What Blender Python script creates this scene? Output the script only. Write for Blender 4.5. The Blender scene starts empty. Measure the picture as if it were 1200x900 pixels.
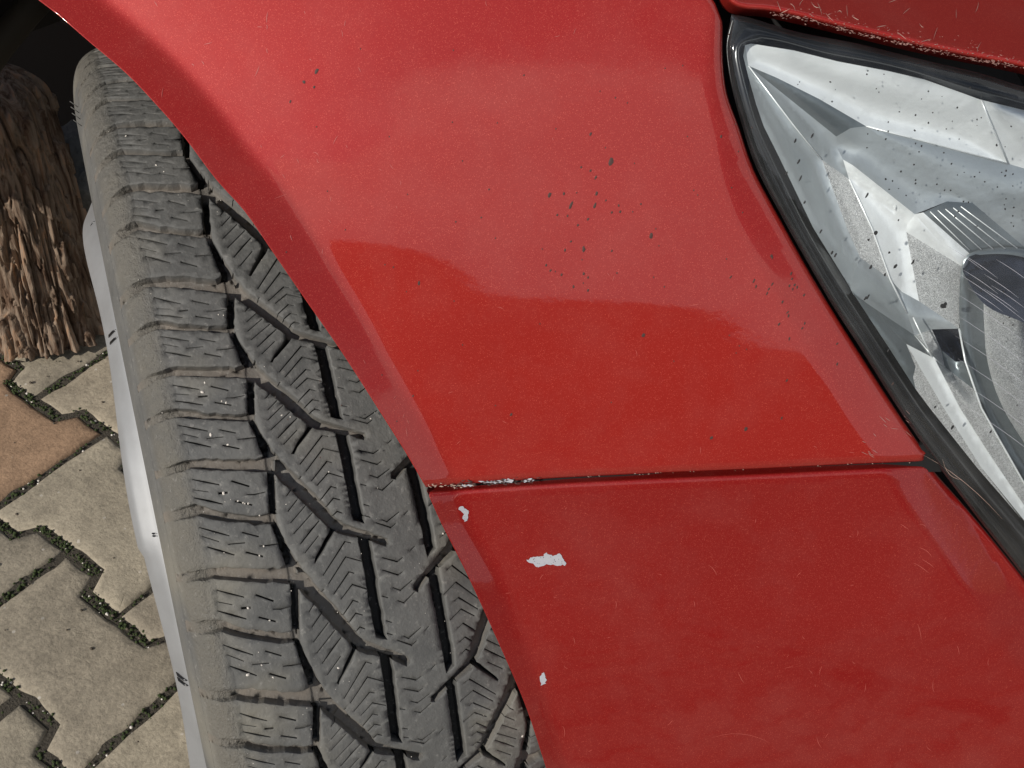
import bpy, bmesh, math, random
import numpy as np
from mathutils import Vector, Matrix
from mathutils.geometry import delaunay_2d_cdt

random.seed(7); rng = np.random.default_rng(7)
SC = bpy.context.scene
COL = SC.collection

# ------------------------------------------------------------------ frame of reference
# The place is laid out in metres: X = forwards along the car, Y = to the car's left, Z = up,
# origin on the ground under the front wheel. The camera stands at its own spot in that frame.
F = 1200.0                                      # focal length in pixels of the 1200 x 900 photograph
AX = np.array([-0.92226991, -0.18827541, 0.3375953]); AX /= np.linalg.norm(AX)   # wheel axle seen from the camera
PC = np.array([-0.16078593, -0.07699852, -0.7493746])                            # wheel centre seen from the camera
R0 = 0.316
_t = math.radians(45)
UP = np.array([-(AX[1] * math.cos(_t) + AX[2] * math.sin(_t)) / AX[0], math.cos(_t), math.sin(_t)]); UP /= np.linalg.norm(UP)
WF = np.cross(UP, AX)
STEER = math.radians(33)
FWD = math.cos(STEER) * WF - math.sin(STEER) * AX
OUT = math.cos(STEER) * AX + math.sin(STEER) * WF
RW = np.array([FWD, -OUT, UP])
ORG = np.array([0, 0, R0])
DBG = False
def W(p):                                       # camera frame -> world
    return (np.asarray(p, float) - PC) @ RW.T + ORG
def ray(px, py):
    return np.array([(px - 600) / F, -(py - 450) / F, -1.0])
CAMPOS = W([0, 0, 0])

# ------------------------------------------------------------------ camera, world, sun, exposure
cam_d = bpy.data.cameras.new("camera"); cam = bpy.data.objects.new("camera", cam_d); COL.objects.link(cam)
cam_d.sensor_width = 36; cam_d.lens = 36 * F / 1200.0
cam_d.clip_start = 0.02; cam_d.clip_end = 500
M = Matrix.Identity(4)
for i in range(3):
    for j in range(3): M[i][j] = RW[i][j]
    M[i][3] = CAMPOS[i]
cam.matrix_world = M
SC.camera = cam

S_CAM = np.array([-0.57, -0.02, 0.80]); S_CAM /= np.linalg.norm(S_CAM)
S_W = RW @ S_CAM
sun_el = math.asin(S_W[2]); sun_rot = math.atan2(S_W[0], S_W[1])
world = bpy.data.worlds.new("World"); SC.world = world; world.use_nodes = True
wn = world.node_tree; wn.nodes.clear()
def N(nt, typ, **kw):
    n = nt.nodes.new(typ)
    for k, v in kw.items():
        if k in ('inp',):
            for kk, vv in v.items(): n.inputs[kk].default_value = vv
        else: setattr(n, k, v)
    return n
wo = N(wn, 'ShaderNodeOutputWorld'); bg = N(wn, 'ShaderNodeBackground'); bg.inputs[1].default_value = 0.088
sky = N(wn, 'ShaderNodeTexSky', sky_type='NISHITA'); sky.sun_disc = False
sky.sun_elevation = sun_el; sky.sun_rotation = sun_rot; sky.air_density = 1.0; sky.dust_density = 0.4
tc = N(wn, 'ShaderNodeTexCoord')
nz = N(wn, 'ShaderNodeTexNoise', inp={'Scale': 3.2, 'Detail': 5.0, 'Roughness': 0.5})
wn.links.new(tc.outputs['Generated'], nz.inputs['Vector'])
nv = N(wn, 'ShaderNodeVectorMath', operation='SCALE'); nv.inputs['Scale'].default_value = .16; wn.links.new(nz.outputs['Color'], nv.inputs[0])
dirn = N(wn, 'ShaderNodeVectorMath', operation='ADD'); wn.links.new(tc.outputs['Generated'], dirn.inputs[0]); wn.links.new(nv.outputs[0], dirn.inputs[1])
dn_ = N(wn, 'ShaderNodeVectorMath', operation='NORMALIZE'); wn.links.new(dirn.outputs[0], dn_.inputs[0])
prev_ = None                                     # heaps of cumulus, each a warped round bank
for (az, el, rad) in ((-53, 20, 21), (-77, 9, 15), (-20, 12, 16), (15, 20, 20), (60, 15, 24), (110, 28, 20), (165, 14, 22), (-150, 16, 18), (-122, 8, 12), (35, 52, 12), (-170, 50, 14)):
    c_ = Vector((math.cos(math.radians(az)) * math.cos(math.radians(el)), math.sin(math.radians(az)) * math.cos(math.radians(el)), math.sin(math.radians(el)))) + Vector((.08, .08, .08)); c_.normalize()
    dt = N(wn, 'ShaderNodeVectorMath', operation='DOT_PRODUCT'); dt.inputs[1].default_value = c_; wn.links.new(dn_.outputs[0], dt.inputs[0])
    mr = N(wn, 'ShaderNodeMapRange', interpolation_type='SMOOTHSTEP'); mr.inputs['From Min'].default_value = math.cos(math.radians(rad * 1.04)); mr.inputs['From Max'].default_value = math.cos(math.radians(rad * .96))
    wn.links.new(dt.outputs['Value'], mr.inputs['Value'])
    if prev_ is None: prev_ = mr.outputs[0]
    else:
        mx_ = N(wn, 'ShaderNodeMath', operation='MAXIMUM'); wn.links.new(prev_, mx_.inputs[0]); wn.links.new(mr.outputs[0], mx_.inputs[1]); prev_ = mx_.outputs[0]
mxw = N(wn, 'ShaderNodeMixRGB'); mxw.inputs[2].default_value = (8., 8.25, 8.7, 1); wn.links.new(prev_, mxw.inputs[0])
wn.links.new(sky.outputs[0], mxw.inputs[1]); wn.links.new(mxw.outputs[0], bg.inputs[0]); wn.links.new(bg.outputs[0], wo.inputs[0])

sl = bpy.data.lights.new("sun", 'SUN'); sl.energy = 4.3; sl.angle = math.radians(0.55); sl.color = (1.0, 0.955, 0.89)
so = bpy.data.objects.new("sun", sl); COL.objects.link(so)
so.rotation_euler = Vector(S_W).to_track_quat('Z', 'Y').to_euler()
so.location = Vector(S_W) * 6
SC.view_settings.view_transform = 'Standard'; SC.view_settings.look = 'None'
SC.view_settings.exposure = 0.0; SC.view_settings.gamma = 1.0
SC.cycles.max_bounces = 8; SC.cycles.transparent_max_bounces = 12

# ------------------------------------------------------------------ object helpers
def tag(o, label=None, cat=None, group=None, kind=None):
    if label: o['label'] = label
    if cat: o['category'] = cat
    if group: o['group'] = group
    if kind: o['kind'] = kind
    return o
def empty(name, loc, parent=None):
    o = bpy.data.objects.new(name, None); COL.objects.link(o); o.empty_display_size = .05
    if parent:
        o.parent = parent; o.matrix_parent_inverse = Matrix.Translation(-parent_loc(parent))
    o.location = Vector(loc)
    return o
def parent_loc(p):
    v = Vector(p.location); q = p.parent
    return v
def mesh(name, verts, faces, mat, parent=None, smooth=True, attrs=None, matidx=None, mats=None):
    me = bpy.data.meshes.new(name)
    me.from_pydata([tuple(map(float, v)) for v in verts], [], [tuple(int(i) for i in f) for f in faces])
    if mats:
        for m in mats: me.materials.append(m)
    else: me.materials.append(mat)
    if matidx is not None: me.polygons.foreach_set('material_index', np.asarray(matidx, dtype=np.int32))
    if smooth is True: me.polygons.foreach_set('use_smooth', np.ones(len(me.polygons), bool))
    elif smooth is not False: me.polygons.foreach_set('use_smooth', np.asarray(smooth, bool))
    if attrs:
        for k, arr in attrs.items():
            at = me.attributes.new(k, 'FLOAT', 'POINT'); at.data.foreach_set('value', np.asarray(arr, np.float32))
    me.update()
    o = bpy.data.objects.new(name, me); COL.objects.link(o)
    if parent is not None:
        o.parent = parent
        o.matrix_parent_inverse = INV[parent.name] if parent.name in INV else Matrix.Identity(4)
    return o
INV = {}
class Geo:                                       # collects several shapes for ONE mesh
    def __init__(s): s.v = []; s.f = []
    def add(s, v, f):
        b = len(s.v); s.v += [tuple(x) for x in v]; s.f += [tuple(b + i for i in q) for q in f]
    def tube(s, pts, rads, n=8, cap=True):
        pts = [Vector(p) for p in pts]
        if not hasattr(rads, '__len__'): rads = [rads] * len(pts)
        vs, fs = [], []; last = None
        for i, p in enumerate(pts):
            d = (pts[min(i + 1, len(pts) - 1)] - pts[max(i - 1, 0)]).normalized()
            x = d.orthogonal().normalized() if last is None else (last - d * last.dot(d)).normalized()
            last = x; y = d.cross(x)
            for k in range(n):
                a = 2 * math.pi * k / n; vs.append(p + (x * math.cos(a) + y * math.sin(a)) * rads[i])
        for i in range(len(pts) - 1):
            for k in range(n):
                fs.append((i * n + k, i * n + (k + 1) % n, (i + 1) * n + (k + 1) % n, (i + 1) * n + k))
        if cap: fs += [tuple(range(n))[::-1], tuple((len(pts) - 1) * n + k for k in range(n))]
        s.add(vs, fs)
    def box(s, c, h, rot=None):
        vs = []
        for z in (-1, 1):
            for x, y in ((-1, -1), (1, -1), (1, 1), (-1, 1)):
                p = Vector((x * h[0], y * h[1], z * h[2]))
                if rot is not None: p = rot @ p
                vs.append(Vector(c) + p)
        s.add(vs, [(3, 2, 1, 0), (4, 5, 6, 7), (0, 1, 5, 4), (1, 2, 6, 5), (2, 3, 7, 6), (3, 0, 4, 7)])
    def build(s, name, mat, parent=None, smooth=True): return mesh(name, s.v, s.f, mat, parent, smooth)

def seglen(poly): return np.linalg.norm(np.diff(poly, axis=0), axis=1)
def resample(poly, step, closed=False):
    poly = np.asarray(poly, float)
    if closed: poly = np.vstack([poly, poly[:1]])
    out = []
    for a, b in zip(poly[:-1], poly[1:]):
        n = max(1, int(round(np.linalg.norm(b - a) / step)))
        for i in range(n): out.append(a + (b - a) * i / n)
    if not closed: out.append(poly[-1])
    return np.array(out)
def catmull(pts, n=6, closed=False):
    P = np.asarray(pts, float); m = len(P); out = []
    for i in range(m if closed else m - 1):
        p0 = P[(i - 1) % m] if (closed or i > 0) else P[0]; p1 = P[i]; p2 = P[(i + 1) % m]
        p3 = P[(i + 2) % m] if (closed or i + 2 < m) else P[-1]
        for k in range(n):
            t = k / n
            out.append(.5 * ((2 * p1) + (-p0 + p2) * t + (2 * p0 - 5 * p1 + 4 * p2 - p3) * t * t + (-p0 + 3 * p1 - 3 * p2 + p3) * t ** 3))
    if not closed: out.append(P[-1])
    return np.array(out)
def dist_poly(p, poly):                          # distance of many points to a polyline
    p = np.atleast_2d(p); best = np.full(len(p), 1e9)
    for a, b in zip(poly[:-1], poly[1:]):
        ab = b - a; L = ab @ ab + 1e-12
        t = np.clip(((p - a) @ ab) / L, 0, 1)
        best = np.minimum(best, np.linalg.norm(p - (a + t[:, None] * ab), axis=1))
    return best
def inside(p, poly):
    x, y = p[:, 0], p[:, 1]; c = np.zeros(len(p), bool); n = len(poly); j = n - 1
    for i in range(n):
        xi, yi = poly[i]; xj, yj = poly[j]
        m = ((yi > y) != (yj > y)) & (x < (xj - xi) * (y - yi) / (yj - yi + 1e-15) + xi)
        c ^= m; j = i
    return c

# ------------------------------------------------------------------ materials
def newmat(name):
    m = bpy.data.materials.new(name); m.use_nodes = True; nt = m.node_tree
    return m, nt, nt.nodes['Principled BSDF']
def noise(nt, scale, detail=4, rough=.5, vec=None, dist=0.):
    n = N(nt, 'ShaderNodeTexNoise', inp={'Scale': scale, 'Detail': detail, 'Roughness': rough, 'Distortion': dist})
    if vec is not None: nt.links.new(vec, n.inputs['Vector'])
    return n
def ramp(nt, src, stops):
    r = N(nt, 'ShaderNodeValToRGB'); e = r.color_ramp.elements
    while len(e) < len(stops): e.new(.5)
    for k, (p, c) in enumerate(stops): e[k].position = p; e[k].color = (c if len(c) == 4 else (*c, 1)) if hasattr(c, '__len__') else (c, c, c, 1)
    nt.links.new(src, r.inputs[0]); return r
def mixc(nt, fac, a, b, mode='MIX'):
    m = N(nt, 'ShaderNodeMixRGB', blend_type=mode)
    for i, x in ((0, fac), (1, a), (2, b)):
        if hasattr(x, 'is_output') or hasattr(x, 'links'): nt.links.new(x, m.inputs[i])
        else: m.inputs[i].default_value = x if i == 0 else (*x, 1)
    return m
def bump(nt, h, strength, dist, normal=None):
    b = N(nt, 'ShaderNodeBump', inp={'Strength': strength, 'Distance': dist}); nt.links.new(h, b.inputs['Height'])
    if normal is not None: nt.links.new(normal, b.inputs['Normal'])
    return b
def coord(nt): return N(nt, 'ShaderNodeTexCoord').outputs['Object']
def setp(p, **kw):
    names = dict(color='Base Color', metal='Metallic', rough='Roughness', coat='Coat Weight', coatr='Coat Roughness', spec='Specular IOR Level', ior='IOR', sheen='Sheen Weight')
    for k, v in kw.items(): p.inputs[names[k]].default_value = (*v, 1) if hasattr(v, '__len__') else v

def mat_paint(name, base=(.275, .0150, .0105), coat=1.):
    m, nt, p = newmat(name); co = coord(nt)
    setp(p, metal=.16, rough=.5, spec=.08, coat=coat, coatr=.03)
    big = noise(nt, 14, 3, .5, co)
    c1 = mixc(nt, big.outputs[0], tuple(x * .93 for x in base), tuple(x * 1.06 for x in base))
    vor = N(nt, 'ShaderNodeTexVoronoi', inp={'Scale': 4600.}); nt.links.new(co, vor.inputs['Vector'])
    fl = ramp(nt, vor.outputs['Color'], [(.0, 0), (.76, 0), (1., .34)])
    c2 = mixc(nt, fl.outputs[0], c1.outputs[0], (.90, .20, .13)); nt.links.new(c2.outputs[0], p.inputs['Base Color'])
    # thin road film: pale dust that greys the clear coat unevenly
    dn = noise(nt, 30, 6, .65, co); dr = ramp(nt, dn.outputs[0], [(.45, .0), (.85, .05)])
    c3 = mixc(nt, dr.outputs[0], c2.outputs[0], (.42, .33, .28)); nt.links.new(c3.outputs[0], p.inputs['Base Color'])
    rr = ramp(nt, dn.outputs[0], [(.3, .04), (.8, .07)]); nt.links.new(rr.outputs[0], p.inputs['Coat Roughness'])
    fn = N(nt, 'ShaderNodeTexVoronoi', inp={'Scale': 2600.}); nt.links.new(co, fn.inputs['Vector'])
    b = bump(nt, fn.outputs['Color'], .22, .0004); nt.links.new(b.outputs[0], p.inputs['Normal'])
    op = noise(nt, 260, 2, .5, co); bc = bump(nt, op.outputs[0], .025, .0006); nt.links.new(bc.outputs[0], p.inputs['Coat Normal'])
    return m
PAINT = mat_paint('red_metallic_paint')
PAINTB = mat_paint('red_bumper_paint_with_shade', (.215, .0078, .0066), .8)  # deeper red: bumper shading put into the base, with some paint mismatch
def mat_plain(name, color, rough=.6, metal=0., nscale=60, nstr=.15, ndist=.001, var=.15, coat=0.):
    m, nt, p = newmat(name); co = coord(nt); n = noise(nt, nscale, 5, .6, co)
    c = mixc(nt, n.outputs[0], tuple(x * (1 - var) for x in color), tuple(min(1, x * (1 + var)) for x in color))
    nt.links.new(c.outputs[0], p.inputs['Base Color']); setp(p, rough=rough, metal=metal, coat=coat)
    b = bump(nt, n.outputs[0], nstr, ndist); nt.links.new(b.outputs[0], p.inputs['Normal']); return m
BLACKP = mat_plain('black_plastic', (.005, .005, .006), .24, nscale=200, nstr=.0)
LINER = mat_plain('dusty_black_liner', (.006, .005, .005), .85, nscale=30)
DARKM = mat_plain('underbody_shade_black', (.006, .005, .005), .8, nscale=20)  # near-black: the shade under the car is put into the colour
RUST = mat_plain('rusty_strut', (.022, .017, .010), .8, nscale=50)
CHIP = mat_plain('grey_primer_chip', (.36, .36, .385), .6, nscale=900, nstr=.4, ndist=.0003)
SPECK = mat_plain('dried_dirt_specks', (.05, .020, .014), .7, nscale=300)
SPECKG = mat_plain('dark_lens_specks', (.012, .012, .012), .6, nscale=300)
DUST = mat_plain('pale_dry_dirt', (.42, .29, .23), .95, nscale=500, nstr=.5)
MUDP = mat_plain('pinkish_dust_film', (.30, .17, .145), .95, nscale=500, nstr=.5)
HAIR = mat_plain('fine_paint_scratches', (.42, .085, .065), .5, nscale=300)
GAPBLACK = mat_plain('gap_shade_black', (.003, .003, .003), .95, nscale=100)  # black for the gap backings, shade held in the colour
STONE = mat_plain('pale_grit', (.62, .57, .50), .8, nscale=400, var=.3)

def mat_tyre():
    m, nt, p = newmat('worn_dusty_rubber'); co = coord(nt)
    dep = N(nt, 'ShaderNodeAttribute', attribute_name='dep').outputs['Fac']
    sh = N(nt, 'ShaderNodeAttribute', attribute_name='sh').outputs['Fac']
    n1 = noise(nt, 55, 6, .65, co); n2 = noise(nt, 420, 4, .7, co); n3 = noise(nt, 18, 3, .5, co)
    base = mixc(nt, n1.outputs[0], (.050, .051, .050), (.152, .148, .136))
    bl = ramp(nt, n3.outputs[0], [(.52, 0), (.72, .5)])
    base = mixc(nt, bl.outputs[0], base.outputs[0], (.21, .192, .15))       # dried mud film
    dr = ramp(nt, n1.outputs[0], [(.3, .35), (.7, .95)])
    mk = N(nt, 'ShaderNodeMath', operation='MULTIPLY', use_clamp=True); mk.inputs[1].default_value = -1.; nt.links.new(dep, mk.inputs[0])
    base = mixc(nt, mk.outputs[0], base.outputs[0], (.022, .021, .019))          # channel and sipe shadow painted dark, over black unworn rubber
    md = N(nt, 'ShaderNodeMath', operation='MULTIPLY', use_clamp=True); nt.links.new(dr.outputs[0], md.inputs[0]); nt.links.new(dep, md.inputs[1])
    c = mixc(nt, md.outputs[0], base.outputs[0], (.155, .130, .104))
    ms = N(nt, 'ShaderNodeMath', operation='MULTIPLY'); nt.links.new(ramp(nt, n1.outputs[0], [(.25, .35), (.65, 1.)]).outputs[0], ms.inputs[0]); nt.links.new(sh, ms.inputs[1])
    c = mixc(nt, ms.outputs[0], c.outputs[0], (.128, .118, .098))
    gr = ramp(nt, n2.outputs[0], [(.58, 0), (.74, .5)])
    c = mixc(nt, gr.outputs[0], c.outputs[0], (.28, .265, .24))
    nt.links.new(c.outputs[0], p.inputs['Base Color']); setp(p, rough=.72, spec=.35)
    bv = N(nt, 'ShaderNodeBevel', samples=3, inp={'Radius': .0005})
    b1 = bump(nt, n2.outputs[0], .45, .0006, bv.outputs[0]); b2 = bump(nt, n1.outputs[0], .5, .0025, b1.outputs[0])
    n5 = noise(nt, 170, 5, .75, co); rg = N(nt, 'ShaderNodeMath', operation='MULTIPLY'); nt.links.new(n5.outputs[0], rg.inputs[0]); nt.links.new(sh, rg.inputs[1])
    b3 = bump(nt, rg.outputs[0], 1., .0028, b2.outputs[0])
    nt.links.new(b3.outputs[0], p.inputs['Normal']); return m
TYRE = mat_tyre()
def mat_chrome(name, col, rough, bumps=None, metal=1.):
    m, nt, p = newmat(name); co = coord(nt); n = noise(nt, 35, 4, .5, co)
    c = mixc(nt, n.outputs[0], tuple(x * .93 for x in col), col); nt.links.new(c.outputs[0], p.inputs['Base Color'])
    setp(p, metal=metal, rough=rough)
    if bumps:
        v = N(nt, 'ShaderNodeTexVoronoi', inp={'Scale': bumps[0]}); nt.links.new(co, v.inputs['Vector'])
        b = bump(nt, v.outputs['Distance'], bumps[1], bumps[2]); sr = ramp(nt, v.outputs['Color'], [(.1, tuple(x * .62 for x in col)), (.9, tuple(min(1, x * 1.35) for x in col))]); nt.links.new(sr.outputs[0], p.inputs['Base Color'])
    else: b = bump(nt, n.outputs[0], .35, .006)
    nt.links.new(b.outputs[0], p.inputs['Normal']); return m
CHR = mat_chrome('reflector_lit_tone', (.95, .97, .97), .34, metal=.35)  # three tones of one chrome: facet brightness is put into the colour
SAT = mat_chrome('reflector_mid_tone', (.48, .515, .53), .38, metal=.55)
DKC = mat_chrome('reflector_shaded_tone', (.20, .225, .235), .32, metal=.6)
FRO = mat_chrome('frosted_grain', (.80, .81, .81), .42, (3400., 1., .0006), .5)
NAVY = mat_chrome('smoked_insert', (.05, .06, .09), .25)
def mat_lens():
    m = bpy.data.materials.new('hazed_clear_lens'); m.use_nodes = True; nt = m.node_tree; nt.nodes.clear()
    o = N(nt, 'ShaderNodeOutputMaterial'); co = coord(nt)
    tr = N(nt, 'ShaderNodeBsdfTransparent', inp={'Color': (.93, .95, .95, 1)})
    gl = N(nt, 'ShaderNodeBsdfGlossy', inp={'Roughness': .05}); df = N(nt, 'ShaderNodeBsdfDiffuse', inp={'Color': (.7, .72, .72, 1)})
    fr = N(nt, 'ShaderNodeFresnel', inp={'IOR': 1.5})
    n = noise(nt, 40, 5, .6, co); r = ramp(nt, n.outputs[0], [(.35, .008), (.75, .035)])
    m1 = N(nt, 'ShaderNodeMixShader'); m2 = N(nt, 'ShaderNodeMixShader')
    nt.links.new(r.outputs[0], m1.inputs[0]); nt.links.new(tr.outputs[0], m1.inputs[1]); nt.links.new(df.outputs[0], m1.inputs[2])
    nt.links.new(fr.outputs[0], m2.inputs[0]); nt.links.new(m1.outputs[0], m2.inputs[1]); nt.links.new(gl.outputs[0], m2.inputs[2])
    nt.links.new(m2.outputs[0], o.inputs[0]); return m
LENS = mat_lens()
def mat_rim():
    m, nt, p = newmat('silver_wheel_paint'); co = coord(nt); n = noise(nt, 40, 5, .6, co)
    c = mixc(nt, n.outputs[0], (.20, .20, .198), (.34, .345, .35)); nt.links.new(c.outputs[0], p.inputs['Base Color'])
    setp(p, metal=.35, rough=.5, coat=.1, coatr=.3); return m
RIM = mat_rim()
def mat_paver():
    m, nt, p = newmat('weathered_concrete_paver'); co = coord(nt)
    oi = N(nt, 'ShaderNodeObjectInfo'); geo = N(nt, 'ShaderNodeNewGeometry').outputs['Position']
    n1 = noise(nt, 9, 5, .6, geo); n2 = noise(nt, 260, 5, .75, geo); n3 = noise(nt, 60, 4, .6, geo); n4 = noise(nt, 11, 4, .6, geo)
    base = mixc(nt, n1.outputs[0], (.27, .235, .178), (.365, .32, .245))
    oc = ramp(nt, oi.outputs['Color'], [(0, 0), (1, 1)])
    base = mixc(nt, oc.outputs[0], base.outputs[0], (.38, .235, .14))      # the odd terracotta-tinted stone
    g = ramp(nt, n2.outputs[0], [(.30, .70), (.5, 1.), (.72, 1.22)]); base = mixc(nt, 1., base.outputs[0], g.outputs[0], 'MULTIPLY')
    d = ramp(nt, n3.outputs[0], [(.25, .78), (.6, 1.05)]); base = mixc(nt, 1., base.outputs[0], d.outputs[0], 'MULTIPLY')
    sp = N(nt, 'ShaderNodeTexVoronoi', inp={'Scale': 75.}); nt.links.new(geo, sp.inputs['Vector'])
    s = ramp(nt, sp.outputs['Distance'], [(.0, 1), (.10, .8), (.15, 0)]); s2 = ramp(nt, sp.outputs['Color'], [(.68, 0), (.70, 1)])
    ml = N(nt, 'ShaderNodeMath', operation='MULTIPLY'); nt.links.new(s.outputs[0], ml.inputs[0]); nt.links.new(s2.outputs[0], ml.inputs[1])
    base = mixc(nt, ml.outputs[0], base.outputs[0], (.46, .42, .36))
    rv = ramp(nt, oi.outputs['Random'], [(0, (.86, .85, .84)), (.5, (1., .99, .97)), (1, (1.1, 1.08, 1.04))]); base = mixc(nt, 1., base.outputs[0], rv.outputs[0], 'MULTIPLY')
    st = ramp(nt, n4.outputs[0], [(.35, .82), (.6, 1.06)]); base = mixc(nt, 1., base.outputs[0], st.outputs[0], 'MULTIPLY')
    nt.links.new(base.outputs[0], p.inputs['Base Color']); setp(p, rough=.9, spec=.25)
    b1 = bump(nt, n2.outputs[0], .6, .0015); b2 = bump(nt, n3.outputs[0], .5, .003, b1.outputs[0]); nt.links.new(b2.outputs[0], p.inputs['Normal'])
    return m
PAVER = mat_paver()
JOINT = mat_plain('dark_gritty_joint_soil', (.052, .043, .030), .95, nscale=350, nstr=.9, ndist=.003, var=.6)
MOSS = mat_plain('joint_moss', (.036, .052, .012), .95, nscale=500, nstr=1., ndist=.002, var=.5)
LEAF = mat_plain('hedge_leaf', (.035, .07, .018), .6, nscale=20, var=.4)
BARKW = mat_plain('twig_bark', (.08, .06, .04), .9)

# ------------------------------------------------------------------ ground: sheet, joints, interlocking pavers
def gmat():
    m, nt, p = newmat('far_paving'); geo = N(nt, 'ShaderNodeNewGeometry').outputs['Position']
    n1 = noise(nt, 5, 5, .6, geo); c = mixc(nt, n1.outputs[0], (.22, .185, .14), (.32, .27, .21)); nt.links.new(c.outputs[0], p.inputs['Base Color']); setp(p, rough=.95)
    br = N(nt, 'ShaderNodeTexBrick', inp={'Scale': 1., 'Mortar Size': .006, 'Brick Width': .2, 'Row Height': .131, 'Color1': (1, 1, 1, 1), 'Color2': (.85, .8, .75, 1), 'Mortar': (.3, .27, .2, 1)})
    nt.links.new(geo, br.inputs['Vector']); c2 = mixc(nt, 1., c.outputs[0], br.outputs['Color'], 'MULTIPLY'); nt.links.new(c2.outputs[0], p.inputs['Base Color']); return m
g = mesh('ground', [(-60, -60, -.030), (60, -60, -.030), (60, 60, -.030), (-60, 60, -.030)], [(0, 1, 2, 3)], JOINT, smooth=False); tag(g, kind='structure')
# paved yard beyond the separately laid stones: a sheet with an opening where the real pavers lie
x0, x1, y0, y1 = -1.90, 1.70, -1.62, 1.40
O = 60
v = [(-O, -O, 0), (O, -O, 0), (O, O, 0), (-O, O, 0), (x0, y0, 0), (x1, y0, 0), (x1, y1, 0), (x0, y1, 0)]
v = [(a, b, -.001) for a, b, c in v]
yard = mesh('pavement', v, [(0, 1, 5, 4), (1, 2, 6, 5), (2, 3, 7, 6), (3, 0, 4, 7)], gmat(), smooth=False); tag(yard, kind='structure')
# soil in the joints
def joint_sheet():
    nx, ny = 150, 130; vs = []; 
    for j in range(ny + 1):
        for i in range(nx + 1):
            x = x0 + (x1 - x0) * i / nx; y = y0 + (y1 - y0) * j / ny
            z = -.0032 + .0014 * math.sin(x * 37 + 3 * math.sin(y * 23)) * math.cos(y * 41) + random.uniform(-.0015, .0015)
            vs.append((x, y, min(z, -.0021)))
    fs = [(j * (nx + 1) + i, j * (nx + 1) + i + 1, (j + 1) * (nx + 1) + i + 1, (j + 1) * (nx + 1) + i) for j in range(ny) for i in range(nx)]
    return mesh('joint_soil', vs, fs, JOINT, None)
js = joint_sheet(); tag(js, 'dark gritty soil filling the joints between the pavers', kind='stuff')
def paver_mesh(seed):
    rr = random.Random(seed)
    H, Wd, wst, s0, s1 = .0971, .0731, .0501, .0442, .0562
    pts = [(-H, -Wd), (-s1, -Wd), (-s0, -wst), (s0, -wst), (s1, -Wd), (H, -Wd), (H, Wd), (s1, Wd), (s0, wst), (-s0, wst), (-s1, Wd), (-H, Wd)]
    P2 = resample(np.array(pts), .018, True)
    P2 = P2 + np.array([[rr.gauss(0, .0007), rr.gauss(0, .0007)] for _ in P2])
    n = len(P2); c = P2.mean(0)
    nr = []
    for i in range(n):
        t = P2[(i + 1) % n] - P2[i - 1]; t /= np.linalg.norm(t) + 1e-9; nr.append((-t[1], t[0]))
    nr = np.array(nr); vs = []; 
    rings = [(0, -.03), (0, -.0060), (.0016, -.0026), (.0050, -.0008), (.013, 0)]
    for ins, z in rings:
        for i in range(n):
            q = P2[i] + nr[i] * (ins + (rr.uniform(-.0006, .0006) if ins else 0)); vs.append((q[0], q[1], z + (rr.gauss(0, .0004) if ins > .001 else 0)))
    fs = [(k * n + i, k * n + (i + 1) % n, (k + 1) * n + (i + 1) % n, (k + 1) * n + i) for k in range(len(rings) - 1) for i in range(n)]
    fs.append(tuple((len(rings) - 1) * n + i for i in range(n)))
    me = bpy.data.meshes.new('paver'); me.from_pydata(vs, [], fs); me.materials.append(PAVER)
    me.polygons.foreach_set('use_smooth', np.ones(len(me.polygons), bool)); me.update(); return me
PM = [paver_mesh(s) for s in range(6)]
row = -8
for row in range(-8, 13):
    oc = .1045 + .131 * row                     # distance out from the wheel of this course's centre line
    if not (-y1 + .05 < oc < -y0 - .05): continue
    ph = -.203 if row % 2 == 0 else -.303
    for k in range(-9, 12):
        x = ph + .2 * k
        if x < x0 + .08 or x > x1 - .08: continue
        o = bpy.data.objects.new('paver', PM[(row * 5 + k * 3) % 6]); COL.objects.link(o); o.parent = yard
        o.location = (x + random.gauss(0, .0008), -oc + random.gauss(0, .0008), random.gauss(0, .0009))
        o.rotation_euler = (random.gauss(0, .005), random.gauss(0, .005), random.gauss(0, .006) + (math.pi if random.random() < .5 else 0))
        terr = (row == -1 and k == -1)
        t = .85 if terr else (0.35 if random.random() < .04 else random.uniform(0, .05))
        o.color = (t, t, t, 1)

def G(px, py):                                   # where a sight line meets the ground
    d = ray(px, py); t = (PC @ UP - R0) / (d @ UP); return W(d * t)
# ------------------------------------------------------------------ car (one thing)
car = empty('car', (0, 0, 0)); tag(car, 'red metallic car with scratched bumper, dusty winter tyre and hazy headlight', 'car')

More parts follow.
